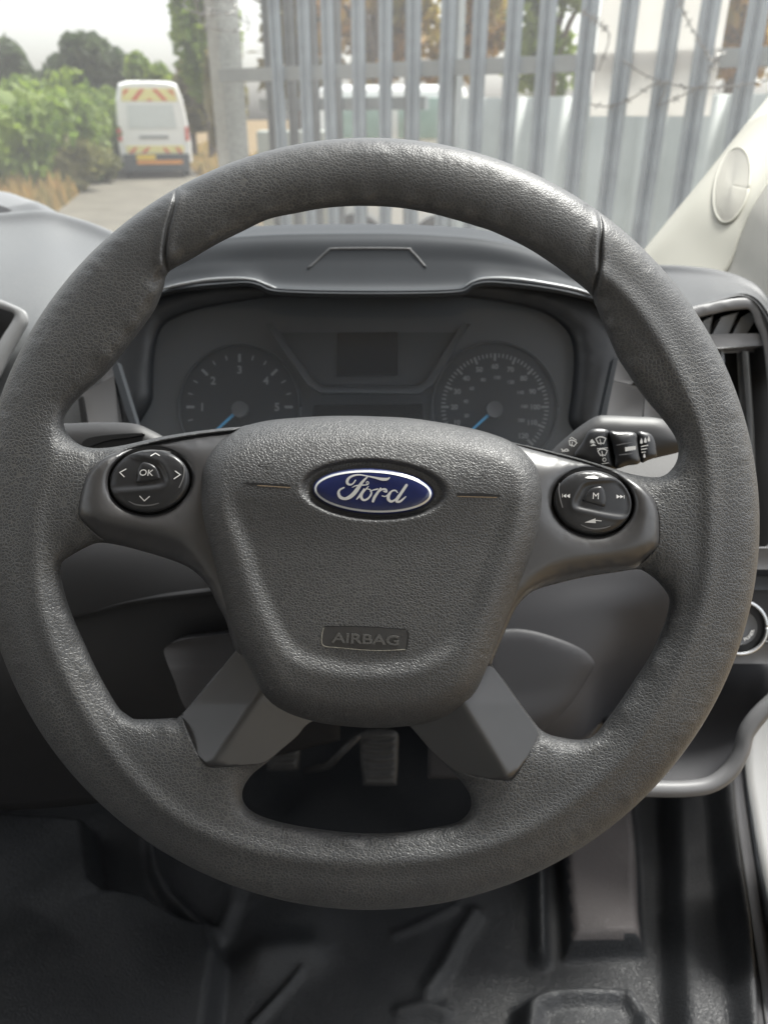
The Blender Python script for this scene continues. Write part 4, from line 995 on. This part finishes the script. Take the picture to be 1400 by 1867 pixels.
# instrument cluster
ic = thing('instrument_cluster', 'dark instrument cluster with two round dials and a central display', 'instrument cluster', P(680, 680, .65))
mask = catmull([(205,640),(240,575),(300,535),(430,520),(680,532),(900,520),(1060,540),(1110,600),(1126,650),(1105,770),(1060,860),(240,860),(222,760)], step=12, closed=True)
inner = catmull([(290,610),(330,575),(400,556),(520,540),(680,536),(850,542),(960,560),(1020,590),(1045,640),(1035,760),(1010,850),(300,850),(280,720)], step=12, closed=True)
p, f, b = region(mask, [inner], lambda x, y, d: 10*(1-np.exp(-d/10.))-np.clip((18-seg_dist(x, y, inner))/18, 0, 1)*18, 14, (2, 6)); v, f = skirted(p, f, b, 40)
mesh_obj('cluster_mask', tod(.635)(v), f, M['clust'], ic)
mb = MB(); mb.plate(inner, .652, .01); mb.build('cluster_panel', M['clustp'], ic)
TD = .648
for (cx, cy, rx, lab) in ((437, 742, 108, 'T'), (902, 742, 112, 'S')):
    mb = MB(); mb.plate(ell(cx, cy, rx, rx*1.03), TD, .004); dl = mb.build('dial', M['dial'], ic)
    mb = MB(); q = ell(cx, cy, rx+3, (rx+3)*1.03, n=48); a = P(q[:, 0], q[:, 1], TD-.002); mb.tube(np.vstack([a, a[:1]]), .0012, 6, FWD); mb.build('dial_rim', M['clust'], dl, True)
    tk = MB(); tx = MB(); tow = lambda xy: P(xy[:, 0], xy[:, 1], TD-.0008)
    def tick(an, r0, r1, wd):
        c, s = math.cos(R(an)), -math.sin(R(an)); n = np.array([-s, c])*wd/2; a, b = np.array([cx+c*r0, cy+s*r0]), np.array([cx+c*r1, cy+s*r1])
        tk.add(tow(np.array([a+n, b+n, b-n, a-n])), [(0, 1, 2, 3)])
    if lab == 'T':
        for i in range(0, 19): tick(225-i*15, 82 if i % 3 == 0 else 88, 97, 5 if i % 3 == 0 else 2.5)
        for i in range(7): an = 225-i*45; put_text(tx, str(i), cx+68*math.cos(R(an)), cy-68*math.sin(R(an)), 15, 0, tow, bold=.03)
    else:
        for i in range(0, 71):
            tick(225-i*4.5*.857+0 if False else 225-i*4.5, 84 if i % 5 == 0 else 90, 98, 4 if i % 5 == 0 else 2.6) if 225-i*4.5 > -50 else None
        for m_ in range(0, 130, 10): an = 180-(m_-20)*2.25; put_text(tx, str(m_), cx+74*math.cos(R(an)), cy-74*math.sin(R(an)), 10, 0, tow, bold=.04)
        for km in range(20, 200, 20): an = 180-(km/1.609-20)*2.25; put_text(tx, str(km), cx+54*math.cos(R(an)), cy-54*math.sin(R(an)), 7, 0, tow, bold=.04)
    tk.build('tick_marks', M['icond'], dl); tx.build('numerals', M['icond'], dl)
    an = 222; c, s = math.cos(R(an)), -math.sin(R(an)); nn_ = np.array([-s, c])
    a, b = np.array([cx+c*12, cy+4+s*12]), np.array([cx+c*78, cy+4+s*78])
    mb = MB(); mb.plate([a+nn_*2.8, b+nn_*1.5, b-nn_*1.5, a-nn_*2.8], TD-.006, .001); mb.build('needle', M['needle'], dl)
    mb = MB(); mb.plate(ell(cx, cy+4, 15, 15, n=32), TD-.009, .006); bevel(mb.build('needle_cap', M['clustp'], dl), .001)
trap = [(486,592),(496,590),(575,696),(590,706),(760,706),(776,696),(846,590),(856,592),(790,700),(765,716),(585,716),(562,702)]
mb = MB(); mb.plate(trap, .638, .01); bevel(mb.build('display_frame', M['clust'], ic), .0012)
mb = MB(); mb.plate([(510,606),(832,606),(776,692),(758,701),(590,701),(575,692)], .6495, .001); mb.build('display_surround', M['clust'], ic)
mb = MB(); mb.plate([(615,607),(725,605),(725,684),(614,686)], .6475, .001); mb.build('display', M['screen'], ic)
mb = MB(); mb.plate([(572,738),(770,736),(772,775),(570,775)], .6485, .001); mb.build('odometer_display', M['screen'], ic)

lm = bpy.data.materials.new('hazed_clear_lens'); lm.use_nodes = True; t_ = lm.node_tree; t_.nodes.clear(); L_ = t_.links.new  # diffuse share paints the blue-grey glare veil over the dials
o_ = t_.nodes.new('ShaderNodeOutputMaterial'); tp = t_.nodes.new('ShaderNodeBsdfTransparent'); df = t_.nodes.new('ShaderNodeBsdfDiffuse'); gl = t_.nodes.new('ShaderNodeBsdfGlossy')
tp.inputs[0].default_value = (.93, .95, .97, 1); df.inputs[0].default_value = (.55, .60, .66, 1); gl.inputs['Roughness'].default_value = .12
m1 = t_.nodes.new('ShaderNodeMixShader'); m2_ = t_.nodes.new('ShaderNodeMixShader'); m1.inputs[0].default_value = .06; fr_ = t_.nodes.new('ShaderNodeFresnel'); fr_.inputs[0].default_value = 1.45
L_(tp.outputs[0], m1.inputs[1]); L_(df.outputs[0], m1.inputs[2]); L_(fr_.outputs[0], m2_.inputs[0]); L_(m1.outputs[0], m2_.inputs[1]); L_(gl.outputs[0], m2_.inputs[2]); L_(m2_.outputs[0], o_.inputs[0])
q = inner; mesh_obj('clear_lens', P(q[:, 0], q[:, 1], .640-.012*(q[:, 1]-540)/300), [tuple(range(len(q)))], lm, ic, False)
# stalks
st = thing('wiper_stalk', 'black wiper stalk with white wiper symbols, right of the wheel hub', 'stalk', P(1120, 810, .46))
def stalk_part(name, poly, d, th, m, par, bev=.002, rise=10, wd=8):
    q = catmull(poly, step=5, closed=True)
    p, f, b = region(q, [], lambda x, y, dd: rise*(1-np.exp(-dd/wd)), 6, (1.2, 3, 6)); v, f = skirted(p, f, b, th/.0003)
    return mesh_obj(name, (lambda q: P(q[:, 0], q[:, 1], d-q[:, 2]*.0003))(v), f, m, par)
stalk_part('stalk_body', [(985,850),(1005,822),(1040,790),(1070,768),(1085,760),(1100,757),(1150,759),(1206,764),(1250,790),(1275,810),(1250,820),(1232,826),(1190,836),(1155,845),(1121,856),(1060,880),(1000,880)], .475, .03, M['stalk'], st, rise=22, wd=12)
so, ss = (1000, 740), 5.6
def zz(q): return [(so[0]+a/ss, so[1]+b/ss) for a, b in q]
stalk_part('knob_sleeve', zz([(430,242),(598,244),(620,320),(645,440),(665,560),(672,640),(500,640),(262,530),(340,370)]), .466, .012, M['gloss'], st, rise=9, wd=6)
rg = stalk_part('rotary_ring', zz([(616,262),(700,262),(880,275),(902,360),(918,480),(926,585),(800,610),(684,638),(672,520),(645,380)]), .463, .014, M['gloss'], st, rise=12, wd=7)
stalk_part('knob_end', zz([(902,272),(990,270),(1050,298),(1085,370),(1098,460),(1098,520),(1010,555),(938,578),(925,440)]), .466, .012, M['gloss'], st, rise=9, wd=6)
Sd = lambda dep: (lambda xy: P(np.asarray(xy)[:, 0], np.asarray(xy)[:, 1], dep))
mb = MB(); S = Sd(.4555)
mb.add(Sd(.4585)(np.array(zz([(778,422),(888,408),(888,446),(780,465)]))), [(0, 1, 2, 3)])
def wfan(cx, cy, sc, S, rot=0):
    c, s_ = math.cos(R(rot)), math.sin(R(rot)); T = lambda q: [(so[0]+(cx+(a*c-b*s_)*sc)/ss, so[1]+(cy+(a*s_+b*c)*sc)/ss) for a, b in q]
    ribbon(mb, T([(-50,-20),(-25,-38),(0,-42),(25,-38),(52,-25)]), 2.0, S, n=16); ribbon(mb, T([(-50,-20),(-24,28)]), 1.6, S, n=4); ribbon(mb, T([(52,-25),(28,28)]), 1.6, S, n=4)
    ribbon(mb, T([(-24,28),(2,22),(28,28)]), 1.6, S, n=8); ribbon(mb, T([(-8,-20),(2,38)]), 1.3, S, n=4)
wfan(530, 358, 1.0, Sd(.4625)); wfan(548, 480, .95, Sd(.4625)); wfan(240, 385, .8, Sd(.467), 18)
S = Sd(.4625)
ribbon(mb, zz([(495,438),(600,428)]), 1.6, S, n=4); ribbon(mb, ell(so[0]+567/ss, so[1]+550/ss, 3, 3, n=10), 1.2, S, closed=True)
for q in ([(415,372),(440,338),(470,370)], [(418,382),(450,362),(478,380)], [(422,412),(455,385),(485,405)]): mb.add(S(np.array(zz(q))), [(0, 1, 2)])
ribbon(mb, zz([(545,590),(580,585),(610,582)]), 1.2, S, n=4)
S = Sd(.4625)
for dx, dy, sc in ((945,365,1), (985,355,1), (1020,342,1), (975,512,.8)):
    q = catmull([(so[0]+(dx-14*sc)/ss, so[1]+(dy+10*sc)/ss), (so[0]+dx/ss, so[1]+(dy-34*sc)/ss), (so[0]+(dx+14*sc)/ss, so[1]+(dy+10*sc)/ss), (so[0]+dx/ss, so[1]+(dy+22*sc)/ss)], step=1, closed=True); mb.add(S(q), [tuple(range(len(q)))])
for a, b in (((942,415),(1010,402)), ((945,445),(998,436)), ((950,475),(985,470))): ribbon(mb, zz([a, b]), 1.6, S, n=3)
S = Sd(.467); ribbon(mb, zz([(130,440),(150,460),(180,440),(200,455)]), 2, S, n=10); ribbon(mb, zz([(135,465),(200,460)]), 1.6, S, n=4); ribbon(mb, zz([(215,335),(235,322),(255,335),(280,350)]), 1.6, S, n=10)
mb.build('symbols', M['icon'], st)
mb = MB()
for a, b, c in (((685,300),(750,296),(820,288)), ((690,402),(760,388),(850,372)), ((718,500),(780,494),(850,485))): ribbon(mb, zz([a, b, c]), [1, 2, 1], Sd(.4585), n=12)
mb.build('grip_ribs', M['greyp'], rg)
st2 = thing('indicator_stalk', 'dark grey indicator stalk poking out left of the wheel hub', 'stalk', P(200, 795, .46))
stalk_part('stalk_body', [(60,790),(80,770),(118,772),(180,770),(229,771),(252,774),(272,782),(300,797),(320,815),(300,850),(200,860),(120,850),(60,830)], .475, .03, M['stalk'], st2, rise=24, wd=12)
mb = MB(); mb.plate(catmull([(150,808),(165,798),(210,792),(262,790),(240,797),(200,802),(170,812),(156,818)], step=4, closed=True), .4665, .004); mb.build('stalk_groove', M['gap'], st2)
# steering column shroud
cs2 = thing('steering_column', 'black steering column shroud hidden behind the wheel hub', 'steering column', P(680, 1000, .5))
loft('column_shroud', [[(420,960,.62),(520,860,.60),(680,840,.60),(840,860,.60),(950,960,.62)], [(420,960,.45),(520,880,.44),(680,850,.43),(840,880,.44),(940,960,.45)], [(440,1100,.44),(520,1100,.43),(680,1100,.43),(820,1100,.43),(900,1100,.44)], [(500,1240,.47),(560,1260,.46),(680,1270,.46),(780,1260,.46),(850,1240,.47)], [(480,1260,.62),(560,1290,.62),(680,1300,.62),(780,1290,.62),(870,1260,.62)]], M['lowerd'], cs2, nu=30, nv=30)

# lower dash, right of column
lp = thing('knee_panel', 'grey knee panel with a rounded access cover, lower right of the hub', 'panel', P(1050, 1150, .6))
kp_o = loft('panel_skin', [
    [(840,960,.60),(960,975,.60),(1080,985,.60),(1200,1000,.60),(1330,1010,.60)],
    [(840,1060,.59),(960,1062,.59),(1080,1058,.592),(1200,1052,.594),(1330,1050,.597)],
    [(800,1150,.583),(940,1140,.583),(1080,1120,.586),(1200,1120,.60),(1330,1120,.61)],
    [(780,1260,.578),(920,1260,.578),(1060,1230,.585),(1165,1200,.62),(1330,1190,.64)],
    [(780,1340,.58),(920,1345,.58),(1050,1330,.60),(1120,1290,.66),(1300,1240,.68)],
    [(780,1420,.62),(920,1420,.63),(1050,1400,.66),(1120,1350,.70),(1250,1300,.72)]], M['lower'], lp, nu=60, nv=50)
mb = MB(); mb.plate([(1060,990),(1290,990),(1290,1440),(960,1440)], .80, .01); mb.build('panel_backing', M['lowerd'], lp)
cov = [(880,1160),(925,1146),(970,1149),(1020,1164),(1060,1182),(1080,1200),(1084,1214),(1070,1240),(1040,1285),(1005,1320),(960,1350),(900,1350)]
p, f, b = region(catmull(cov, step=7, closed=True), [], lambda x, y, d: 14*(1-np.exp(-d/5.))+0*x, 9, (1.5, 4, 8)); 
v, f = skirted(p, f, b, 8)
kc = caster(kp_o)
def covd(q): return P(q[:, 0], q[:, 1], kc(q[:, 0], q[:, 1])-q[:, 2]*.00025+.0006)
mesh_obj('access_cover', covd(v), f, M['lower'], lp)
# lower dash, left of column
ld = thing('lower_dashboard', 'near black lower dashboard seen through the left wheel opening', 'panel', P(200, 1150, .66))
loft('panel_skin', [[(-500,900,.64),(-100,910,.64),(200,920,.63),(500,930,.62),(620,930,.62)], [(-500,1000,.62),(-100,1010,.62),(200,1015,.61),(500,1020,.60),(620,1020,.60)], [(-500,1190,.63),(-100,1160,.63),(130,1124,.62),(250,1098,.61),(380,1083,.60),(620,1060,.60)], [(-500,1196,.64),(-100,1166,.64),(130,1130,.63),(250,1104,.62),(380,1089,.61),(620,1066,.61)], [(-500,1300,.66),(-100,1300,.66),(130,1300,.66),(300,1300,.66),(420,1300,.66),(620,1260,.66)], [(-500,1480,.80),(-100,1480,.80),(130,1470,.80),(300,1440,.78),(420,1400,.75),(620,1350,.75)]], M['lowerd'], ld, nu=60, nv=50)
mb = MB(); mb.plate(catmull([(300,1192),(305,1178),(330,1167),(380,1160),(450,1152),(520,1160),(520,1330),(380,1330),(338,1290),(318,1240)], step=6, closed=True), .60, .03); bevel(mb.build('console_corner', M['lower'], ld), .003)
# pocket and start button, far right
pk = thing('door_side_tray', 'dark open tray with a pale rounded lip, right of the wheel', 'tray', P(1300, 1300, .62))
loft('tray_wall', [[(1100,1206,.66),(1250,1206,.66),(1420,1206,.66),(1500,1206,.66)], [(1100,1300,.66),(1250,1310,.66),(1350,1300,.65),(1420,1250,.64),(1500,1230,.64)], [(1090,1436,.60),(1200,1436,.60),(1290,1430,.60),(1340,1385,.60),(1390,1290,.60)]], M['lower'], pk, nu=40, nv=24)
q = catmull([(1080,1436,.60),(1180,1438,.60),(1250,1438,.60),(1296,1430,.60),(1330,1405,.60),(1350,1370,.60),(1360,1335,.60),(1385,1300,.60),(1440,1250,.60)], n=70)
mb = MB(); mb.tube(P(q[:, 0], q[:, 1], q[:, 2]), .0062, 12); mb.build('tray_lip', M['greyp'], pk, True)
mb = MB(); mb.plate([(1285,1172),(1450,1172),(1450,1204),(1285,1204)], .615, .05); bevel(mb.build('ledge', M['greyp'], pk), .003)
sp = thing('switch_panel', 'grey switch panel holding the silver ringed start button', 'panel', P(1370, 1090, .62))
mb = MB(); mb.plate([(1240,1000),(1460,1000),(1460,1175),(1240,1175)], .625, .03); mb.build('panel_face', M['lower'], sp)
mb = MB(); mb.plate([(1250,1000),(1460,1000),(1460,1036),(1250,1036)], .615, .01); bevel(mb.build('upper_strip', M['greyp'], sp), .001)
mb = MB(); mb.plate([(1330,1050),(1460,1052),(1460,1075),(1330,1072)], .618, .01); bevel(mb.build('switch_blank', M['hood'], sp), .001)
cx, cy = 1349, 1144
mb = MB(); a = ell(cx, cy, 48, 48, n=64); r_ = P(a[:, 0], a[:, 1], .612); mb.tube(np.vstack([r_, r_[:1]]), .0016, 10, FWD); sb = mb.build('start_button', M['chrome'], sp, True)
mb = MB(); mb.plate(ell(cx, cy, 46, 46, n=48), .614, .01); mb.build('button_collar', M['gap'], sb)
mb = MB(); mb.plate(ell(cx, cy, 31, 31, n=48), .608, .01); bevel(mb.build('button_cap', M['satin'], sb), .002)
mb = MB()
for i, ch in enumerate('POWER'):
    an = 68-i*13; put_text(mb, ch, cx+23*math.cos(R(an)), cy+23*math.sin(R(an)), 6, an-90+0, lambda xy: P(xy[:, 0], xy[:, 1], .6065), bold=.03)
mb.build('lettering', M['icon'], sb)

# A pillar
ap_ = thing('pillar_trim', 'cream windscreen pillar trim with a round speaker grille', 'pillar trim', P(1330, 350, .75))
ps_o = loft('trim_skin', [
    [(1140,496,.93),(1195,430,.94),(1278,330,.96),(1386,198,1.0),(1606,-73,1.05)],
    [(1152,488,.88),(1204,424,.88),(1284,326,.89),(1391,194,.92),(1612,-77,.98)],
    [(1185,510,.855),(1250,440,.85),(1315,358,.85),(1420,262,.87),(1620,10,.93)],
    [(1230,560,.82),(1320,500,.81),(1352,420,.815),(1400,330,.825),(1600,80,.88)]], M['pillar'], ap_, nu=40, nv=30)
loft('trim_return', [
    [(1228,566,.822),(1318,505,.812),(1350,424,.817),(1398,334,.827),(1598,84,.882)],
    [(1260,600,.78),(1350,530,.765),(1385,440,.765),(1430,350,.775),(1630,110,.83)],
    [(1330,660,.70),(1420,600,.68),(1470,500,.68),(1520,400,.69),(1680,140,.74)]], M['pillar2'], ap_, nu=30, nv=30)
ge = ell(1333, 338, 31, 69, 12, n=60)
pc_ = caster(ps_o)
def gd(x, y): return pc_(x, y)-.0022
mb = MB(); a = P(ge[:, 0], ge[:, 1], gd(ge[:, 0], ge[:, 1])); mb.tube(np.vstack([a, a[:1]]), .0012, 8, FWD); gr = mb.build('speaker_grille', M['pillar'], ap_, True)
p, f, b = region(ell(1333, 338, 30.5, 68.5, 12, n=60), [], lambda x, y, d: 0*x, 7, (3,)); mesh_obj('grille_mesh', P(p[:, 0], p[:, 1], gd(p[:, 0], p[:, 1])), f.tolist(), M['pillar2'], gr)
mb = MB()
for j in range(1, 14):
    q = ell(1333, 338, 28.5*j/13.5, 66*j/13.5, 12, n=max(16, j*7)); a = P(q[:, 0], q[:, 1], gd(q[:, 0], q[:, 1])-.0004); mb.tube(np.vstack([a, a[:1]]), .00028, 5, FWD)
mb.build('grille_rings', M['pillar'], gr, True)

# ------------------------------------------------------------------ cab floor as a moulded sheet
ZF = .70
def fl(q): return np.array([onz(x, y, ZF)[:2] for x, y in q])
def floor_h(X, Y):
    h = .003*np.sin(X*31+1.3*np.sin(Y*17))+.003*np.sin(Y*37+2*np.sin(X*23))
    def poly(q, hh, soft):
        p = fl(q); ins = inside(X, Y, p); d = seg_dist(X, Y, p); sg = np.where(ins, d, -d); return hh*sstep(-soft/2, soft, sg)
    def line(q, hh, wd):
        return hh*np.exp(-(seg_dist(X, Y, fl(q), False)/wd)**2)
    h = h+poly([(-400,1525),(60,1520),(172,1528),(190,1640),(215,1662),(280,1668),(350,1705),(395,1722),(410,1780),(370,2100),(-400,2100)], .050, .012)
    h = h-poly([(60,1700),(170,1640),(190,1680),(150,1760),(40,1800)], .012, .05)
    h = h+line([(278,1530),(290,1600),(310,1640),(384,1712)], .022, .008)+line([(432,1600),(425,1650),(400,1712)], .014, .010)
    h = h+poly([(1010,1420),(1150,1420),(1168,1745),(1030,1750)], .030, .012)
    h = h+poly([(1208,1380),(1600,1380),(1600,2200),(1230,2200),(1212,1700)], .030, .02)+poly([(1272,1380),(1600,1380),(1600,2200),(1352,2200),(1315,1740)], .028, .02)
    h = h+poly([(1312,1380),(1600,1380),(1600,2200),(1385,2200),(1352,1740)], -.05, .01)
    h = h+line([(980,1560),(984,1750)], .030, .007)
    h = h+poly([(940,1850),(965,1832),(1000,1824),(1145,1822),(1165,1850),(1200,1900),(1200,2200),(900,2200)], .045, .016)-poly([(975,1866),(1010,1848),(1130,1845),(1160,1880),(1160,2200),(940,2200)], .018, .014)
    h = h+line([(780,1815),(812,1765),(838,1710),(865,1668)], .010, .009)+line([(730,1850),(770,1842),(810,1850)], .007, .008)
    h = h+line([(720,1705),(830,1655)], .003, .006)+line([(460,1867),(550,1770)], .006, .004)+line([(480,1750),(560,1735)], .012, .02)
    return h
xs = np.arange(-1.4, .62, .0036); ys = np.arange(.25, 1.12, .0036); gx, gy = np.meshgrid(xs, ys)
hh = floor_h(gx.ravel(), gy.ravel()); V = np.c_[gx.ravel(), gy.ravel(), ZF+hh]; nxx = len(xs)
f = [(j*nxx+i, j*nxx+i+1, (j+1)*nxx+i+1, (j+1)*nxx+i) for j in range(len(ys)-1) for i in range(nxx-1)]
keepx = [q for q in f if V[q[0], 0] < .47]
fo = mesh_obj('floor', V, keepx, M['vinyl'], loc=(0, .6, ZF)); struct(fo); fo['label'] = 'black moulded vinyl floor covering of the cab'
fo.data.materials.append(M['vinylb'])  # paler brownish vinyl for the raised panel at the right
cen = np.array([V[list(q)].mean(0)[:2] for q in keepx]); bm_ = inside(cen[:, 0], cen[:, 1], fl([(1020,1420),(1146,1420),(1162,1735),(1040,1740)]))
fo.data.polygons.foreach_set('material_index', bm_.astype(np.int32))
so_ = fo.modifiers.new('thickness', 'SOLIDIFY'); so_.thickness = .004; so_.offset = -1
# sill strip and white door pillar foot
sl_ = thing('door_sill', 'grey ribbed sill strip along the open doorway', 'sill', onz(1350, 1700, .72))
def world_strip(name, qa, qb, za, zb, m, par, th=.01):
    a = catmull(np.array([onz(x, y, za) for x, y in qa]), n=30); b = catmull(np.array([onz(x, y, zb) for x, y in qb]), n=30)
    v = np.vstack([a, b, a-[0, 0, th], b-[0, 0, th]]); n = 30
    f = [(i, i+1, n+i+1, n+i) for i in range(n-1)]+[(2*n+i, 3*n+i, 3*n+i+1, 2*n+i+1) for i in range(n-1)]+[(i, 2*n+i, 2*n+i+1, i+1) for i in range(n-1)]+[(n+i, n+i+1, 3*n+i+1, 3*n+i) for i in range(n-1)]
    return mesh_obj(name, v, f, m, par)
world_strip('sill_cover', [(1318,1380),(1320,1450),(1345,1640),(1368,1800),(1385,1960)], [(1352,1380),(1356,1450),(1385,1640),(1420,1830),(1450,1960)], .735, .735, M['sill'], sl_)
world_strip('sill_rib', [(1334,1380),(1340,1480),(1372,1700),(1408,1960)], [(1337,1380),(1343,1480),(1376,1700),(1413,1960)], .739, .739, M['stalk'], sl_)
world_strip('sill_outer_edge', [(1352,1380),(1360,1450),(1388,1640),(1424,1830)], [(1362,1380),(1372,1450),(1402,1640),(1450,1830)], .738, .738, M['hood'], sl_)
bp_ = thing('body_side', 'white painted body flank outside the open doorway', 'van body', P(1420, 1500, .9))
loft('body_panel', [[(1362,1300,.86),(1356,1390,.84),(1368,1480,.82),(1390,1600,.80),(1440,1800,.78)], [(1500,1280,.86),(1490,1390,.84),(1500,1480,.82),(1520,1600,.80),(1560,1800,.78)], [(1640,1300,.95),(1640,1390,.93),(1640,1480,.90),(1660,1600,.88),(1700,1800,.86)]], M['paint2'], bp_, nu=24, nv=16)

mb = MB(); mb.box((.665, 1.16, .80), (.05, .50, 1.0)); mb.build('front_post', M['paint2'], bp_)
mb = MB(); mb.box((.545, .95, 1.22), (.16, .40, .26)); bevel(mb.build('dash_end', M['shoulder'], db), .02)
mb = MB(); mb.box((.50, .98, 1.0), (.05, .34, .75)); mb.build('hinge_pillar', M['lowerd'], bp_)
# pedals
def pedal(px, py, wpx, hpx, depth, label):
    t = thing('foot_pedal', label, 'pedal', P(px, py, depth), None)
    q = [(px-wpx*.42, py-hpx*.5), (px+wpx*.42, py-hpx*.5), (px+wpx*.5, py-hpx*.1), (px+wpx*.46, py+hpx*.42), (px+wpx*.38, py+hpx*.5), (px-wpx*.38, py+hpx*.5), (px-wpx*.42, py+hpx*.42), (px-wpx*.5, py-hpx*.1)]
    p, f, b = region(catmull(q, step=4, closed=True), [], lambda x, y, d: 6*(1-np.exp(-d/4.))+2.2*np.sin((y-py)*.42+2.0*np.abs(x-px)/wpx*2)*(d > 9), 4, (1, 3, 6)); v, f = skirted(p, f, b, 18)
    mesh_obj('pedal_pad', (lambda q: P(q[:, 0], q[:, 1], depth-q[:, 2]*.0006))(v), f, M['rubberp'], t)
    mb = MB(); a = P(px, py-hpx*.2, depth+.02); e = P(px-4, py-hpx*1.6, depth+.10); mb.tube([a, (a+e)/2+[0, .02, 0], e], .009, 10); mb.build('pedal_arm', M['stalk'], t, True)
M['rubberp'] = mat('pedal_rubber', (.035, .035, .036), rough=.45, var=.25, vscale=120, bump=(600, .4, .0006))
pedal(691, 1382, 70, 100, .84, 'ribbed rubber brake pedal seen through the bottom wheel opening')
pedal(515, 1360, 66, 90, .90, 'dim clutch pedal left of the brake pedal')
mb = MB(); mb.tube([P(652, 1342, .80), P(600, 1395, .84), P(560, 1405, .9)], .004, 8); tag(mb.build('cable', M['rubberp'], smooth=True), 'thin black cable curving beside the brake pedal', 'cable')

# windscreen: thin laminated glass with a translucent film painting haze over the outdoors
gm_ = bpy.data.materials.new('hazed_windscreen_glass'); gm_.use_nodes = True; t_ = gm_.node_tree; t_.nodes.clear(); L_ = t_.links.new
o_ = t_.nodes.new('ShaderNodeOutputMaterial'); tp = t_.nodes.new('ShaderNodeBsdfTransparent'); tl = t_.nodes.new('ShaderNodeBsdfTranslucent'); gl = t_.nodes.new('ShaderNodeBsdfGlossy')
tp.inputs[0].default_value = (.97, .985, .975, 1); tl.inputs[0].default_value = (.95, .96, .97, 1); gl.inputs['Roughness'].default_value = .02
m1 = t_.nodes.new('ShaderNodeMixShader'); m2_ = t_.nodes.new('ShaderNodeMixShader'); fr_ = t_.nodes.new('ShaderNodeFresnel'); fr_.inputs[0].default_value = 1.25
nz = t_.nodes.new('ShaderNodeTexNoise'); nz.inputs['Scale'].default_value = 5; nz.inputs['Detail'].default_value = 8; tc_ = t_.nodes.new('ShaderNodeTexCoord'); L_(tc_.outputs['Object'], nz.inputs['Vector'])
mr = t_.nodes.new('ShaderNodeMapRange'); mr.inputs[1].default_value = .3; mr.inputs[2].default_value = .7; mr.inputs[3].default_value = .04; mr.inputs[4].default_value = .065; L_(nz.outputs[0], mr.inputs[0])
L_(mr.outputs[0], m1.inputs[0]); L_(tp.outputs[0], m1.inputs[1]); L_(tl.outputs[0], m1.inputs[2]); L_(fr_.outputs[0], m2_.inputs[0]); L_(m1.outputs[0], m2_.inputs[1]); L_(gl.outputs[0], m2_.inputs[2]); L_(m2_.outputs[0], o_.inputs[0])
V = []; nu_, nv_ = 24, 10
for j in range(nv_+1):
    for i in range(nu_+1):
        x = -1.42+(2.12)*i/nu_; t = j/nv_; bow = .10*(1-((x+.4)/1.05)**2)
        V.append((x, 1.22-.80*t+bow*.6+.04*math.sin(math.pi*t), 1.30+.80*t))
ws = mesh_obj('windscreen', V, [(j*(nu_+1)+i, j*(nu_+1)+i+1, (j+1)*(nu_+1)+i+1, (j+1)*(nu_+1)+i) for j in range(nv_) for i in range(nu_)], gm_, loc=(-.4, 1.2, 1.3))
tag(ws, 'clear windscreen glass with painted haze between the dashboard and the fence outside', 'windscreen')
# firewall, roof lining, bulkhead, left door: the enclosing cab
cabm = mat('headlining', (.50, .49, .46), rough=.9, var=.04)
shell = thing('van_cab', 'enclosing cab shell with pale headlining round the driver', 'van cab', (-.45, 0, .7))
mb = MB(); mb.box((-.45, 1.14, .92), (2.0, .02, .9)); mb.box((-.45, 1.05, 1.30), (2.0, .55, .02)); mb.build('firewall', M['lowerd'], shell)
mb = MB(); mb.box((-.45, -.30, 2.12), (2.0, 1.4, .03)); mb.build('roof_lining', cabm, shell)
mb = MB(); mb.box((-.45, -1.0, 1.4), (2.0, .03, 1.45)); mb.build('bulkhead', cabm, shell)
mb = MB(); mb.box((-1.45, -.1, .95), (.04, 1.9, .55)); mb.build('passenger_door', M['greyp'], shell)
mb = MB(); mb.box((-.45, -.4, .69), (1.9, 1.3, .02)); mb.build('rear_floor', M['vinyl'], shell)
for o in bpy.data.objects:
    if '_w' in o: del o['_w']
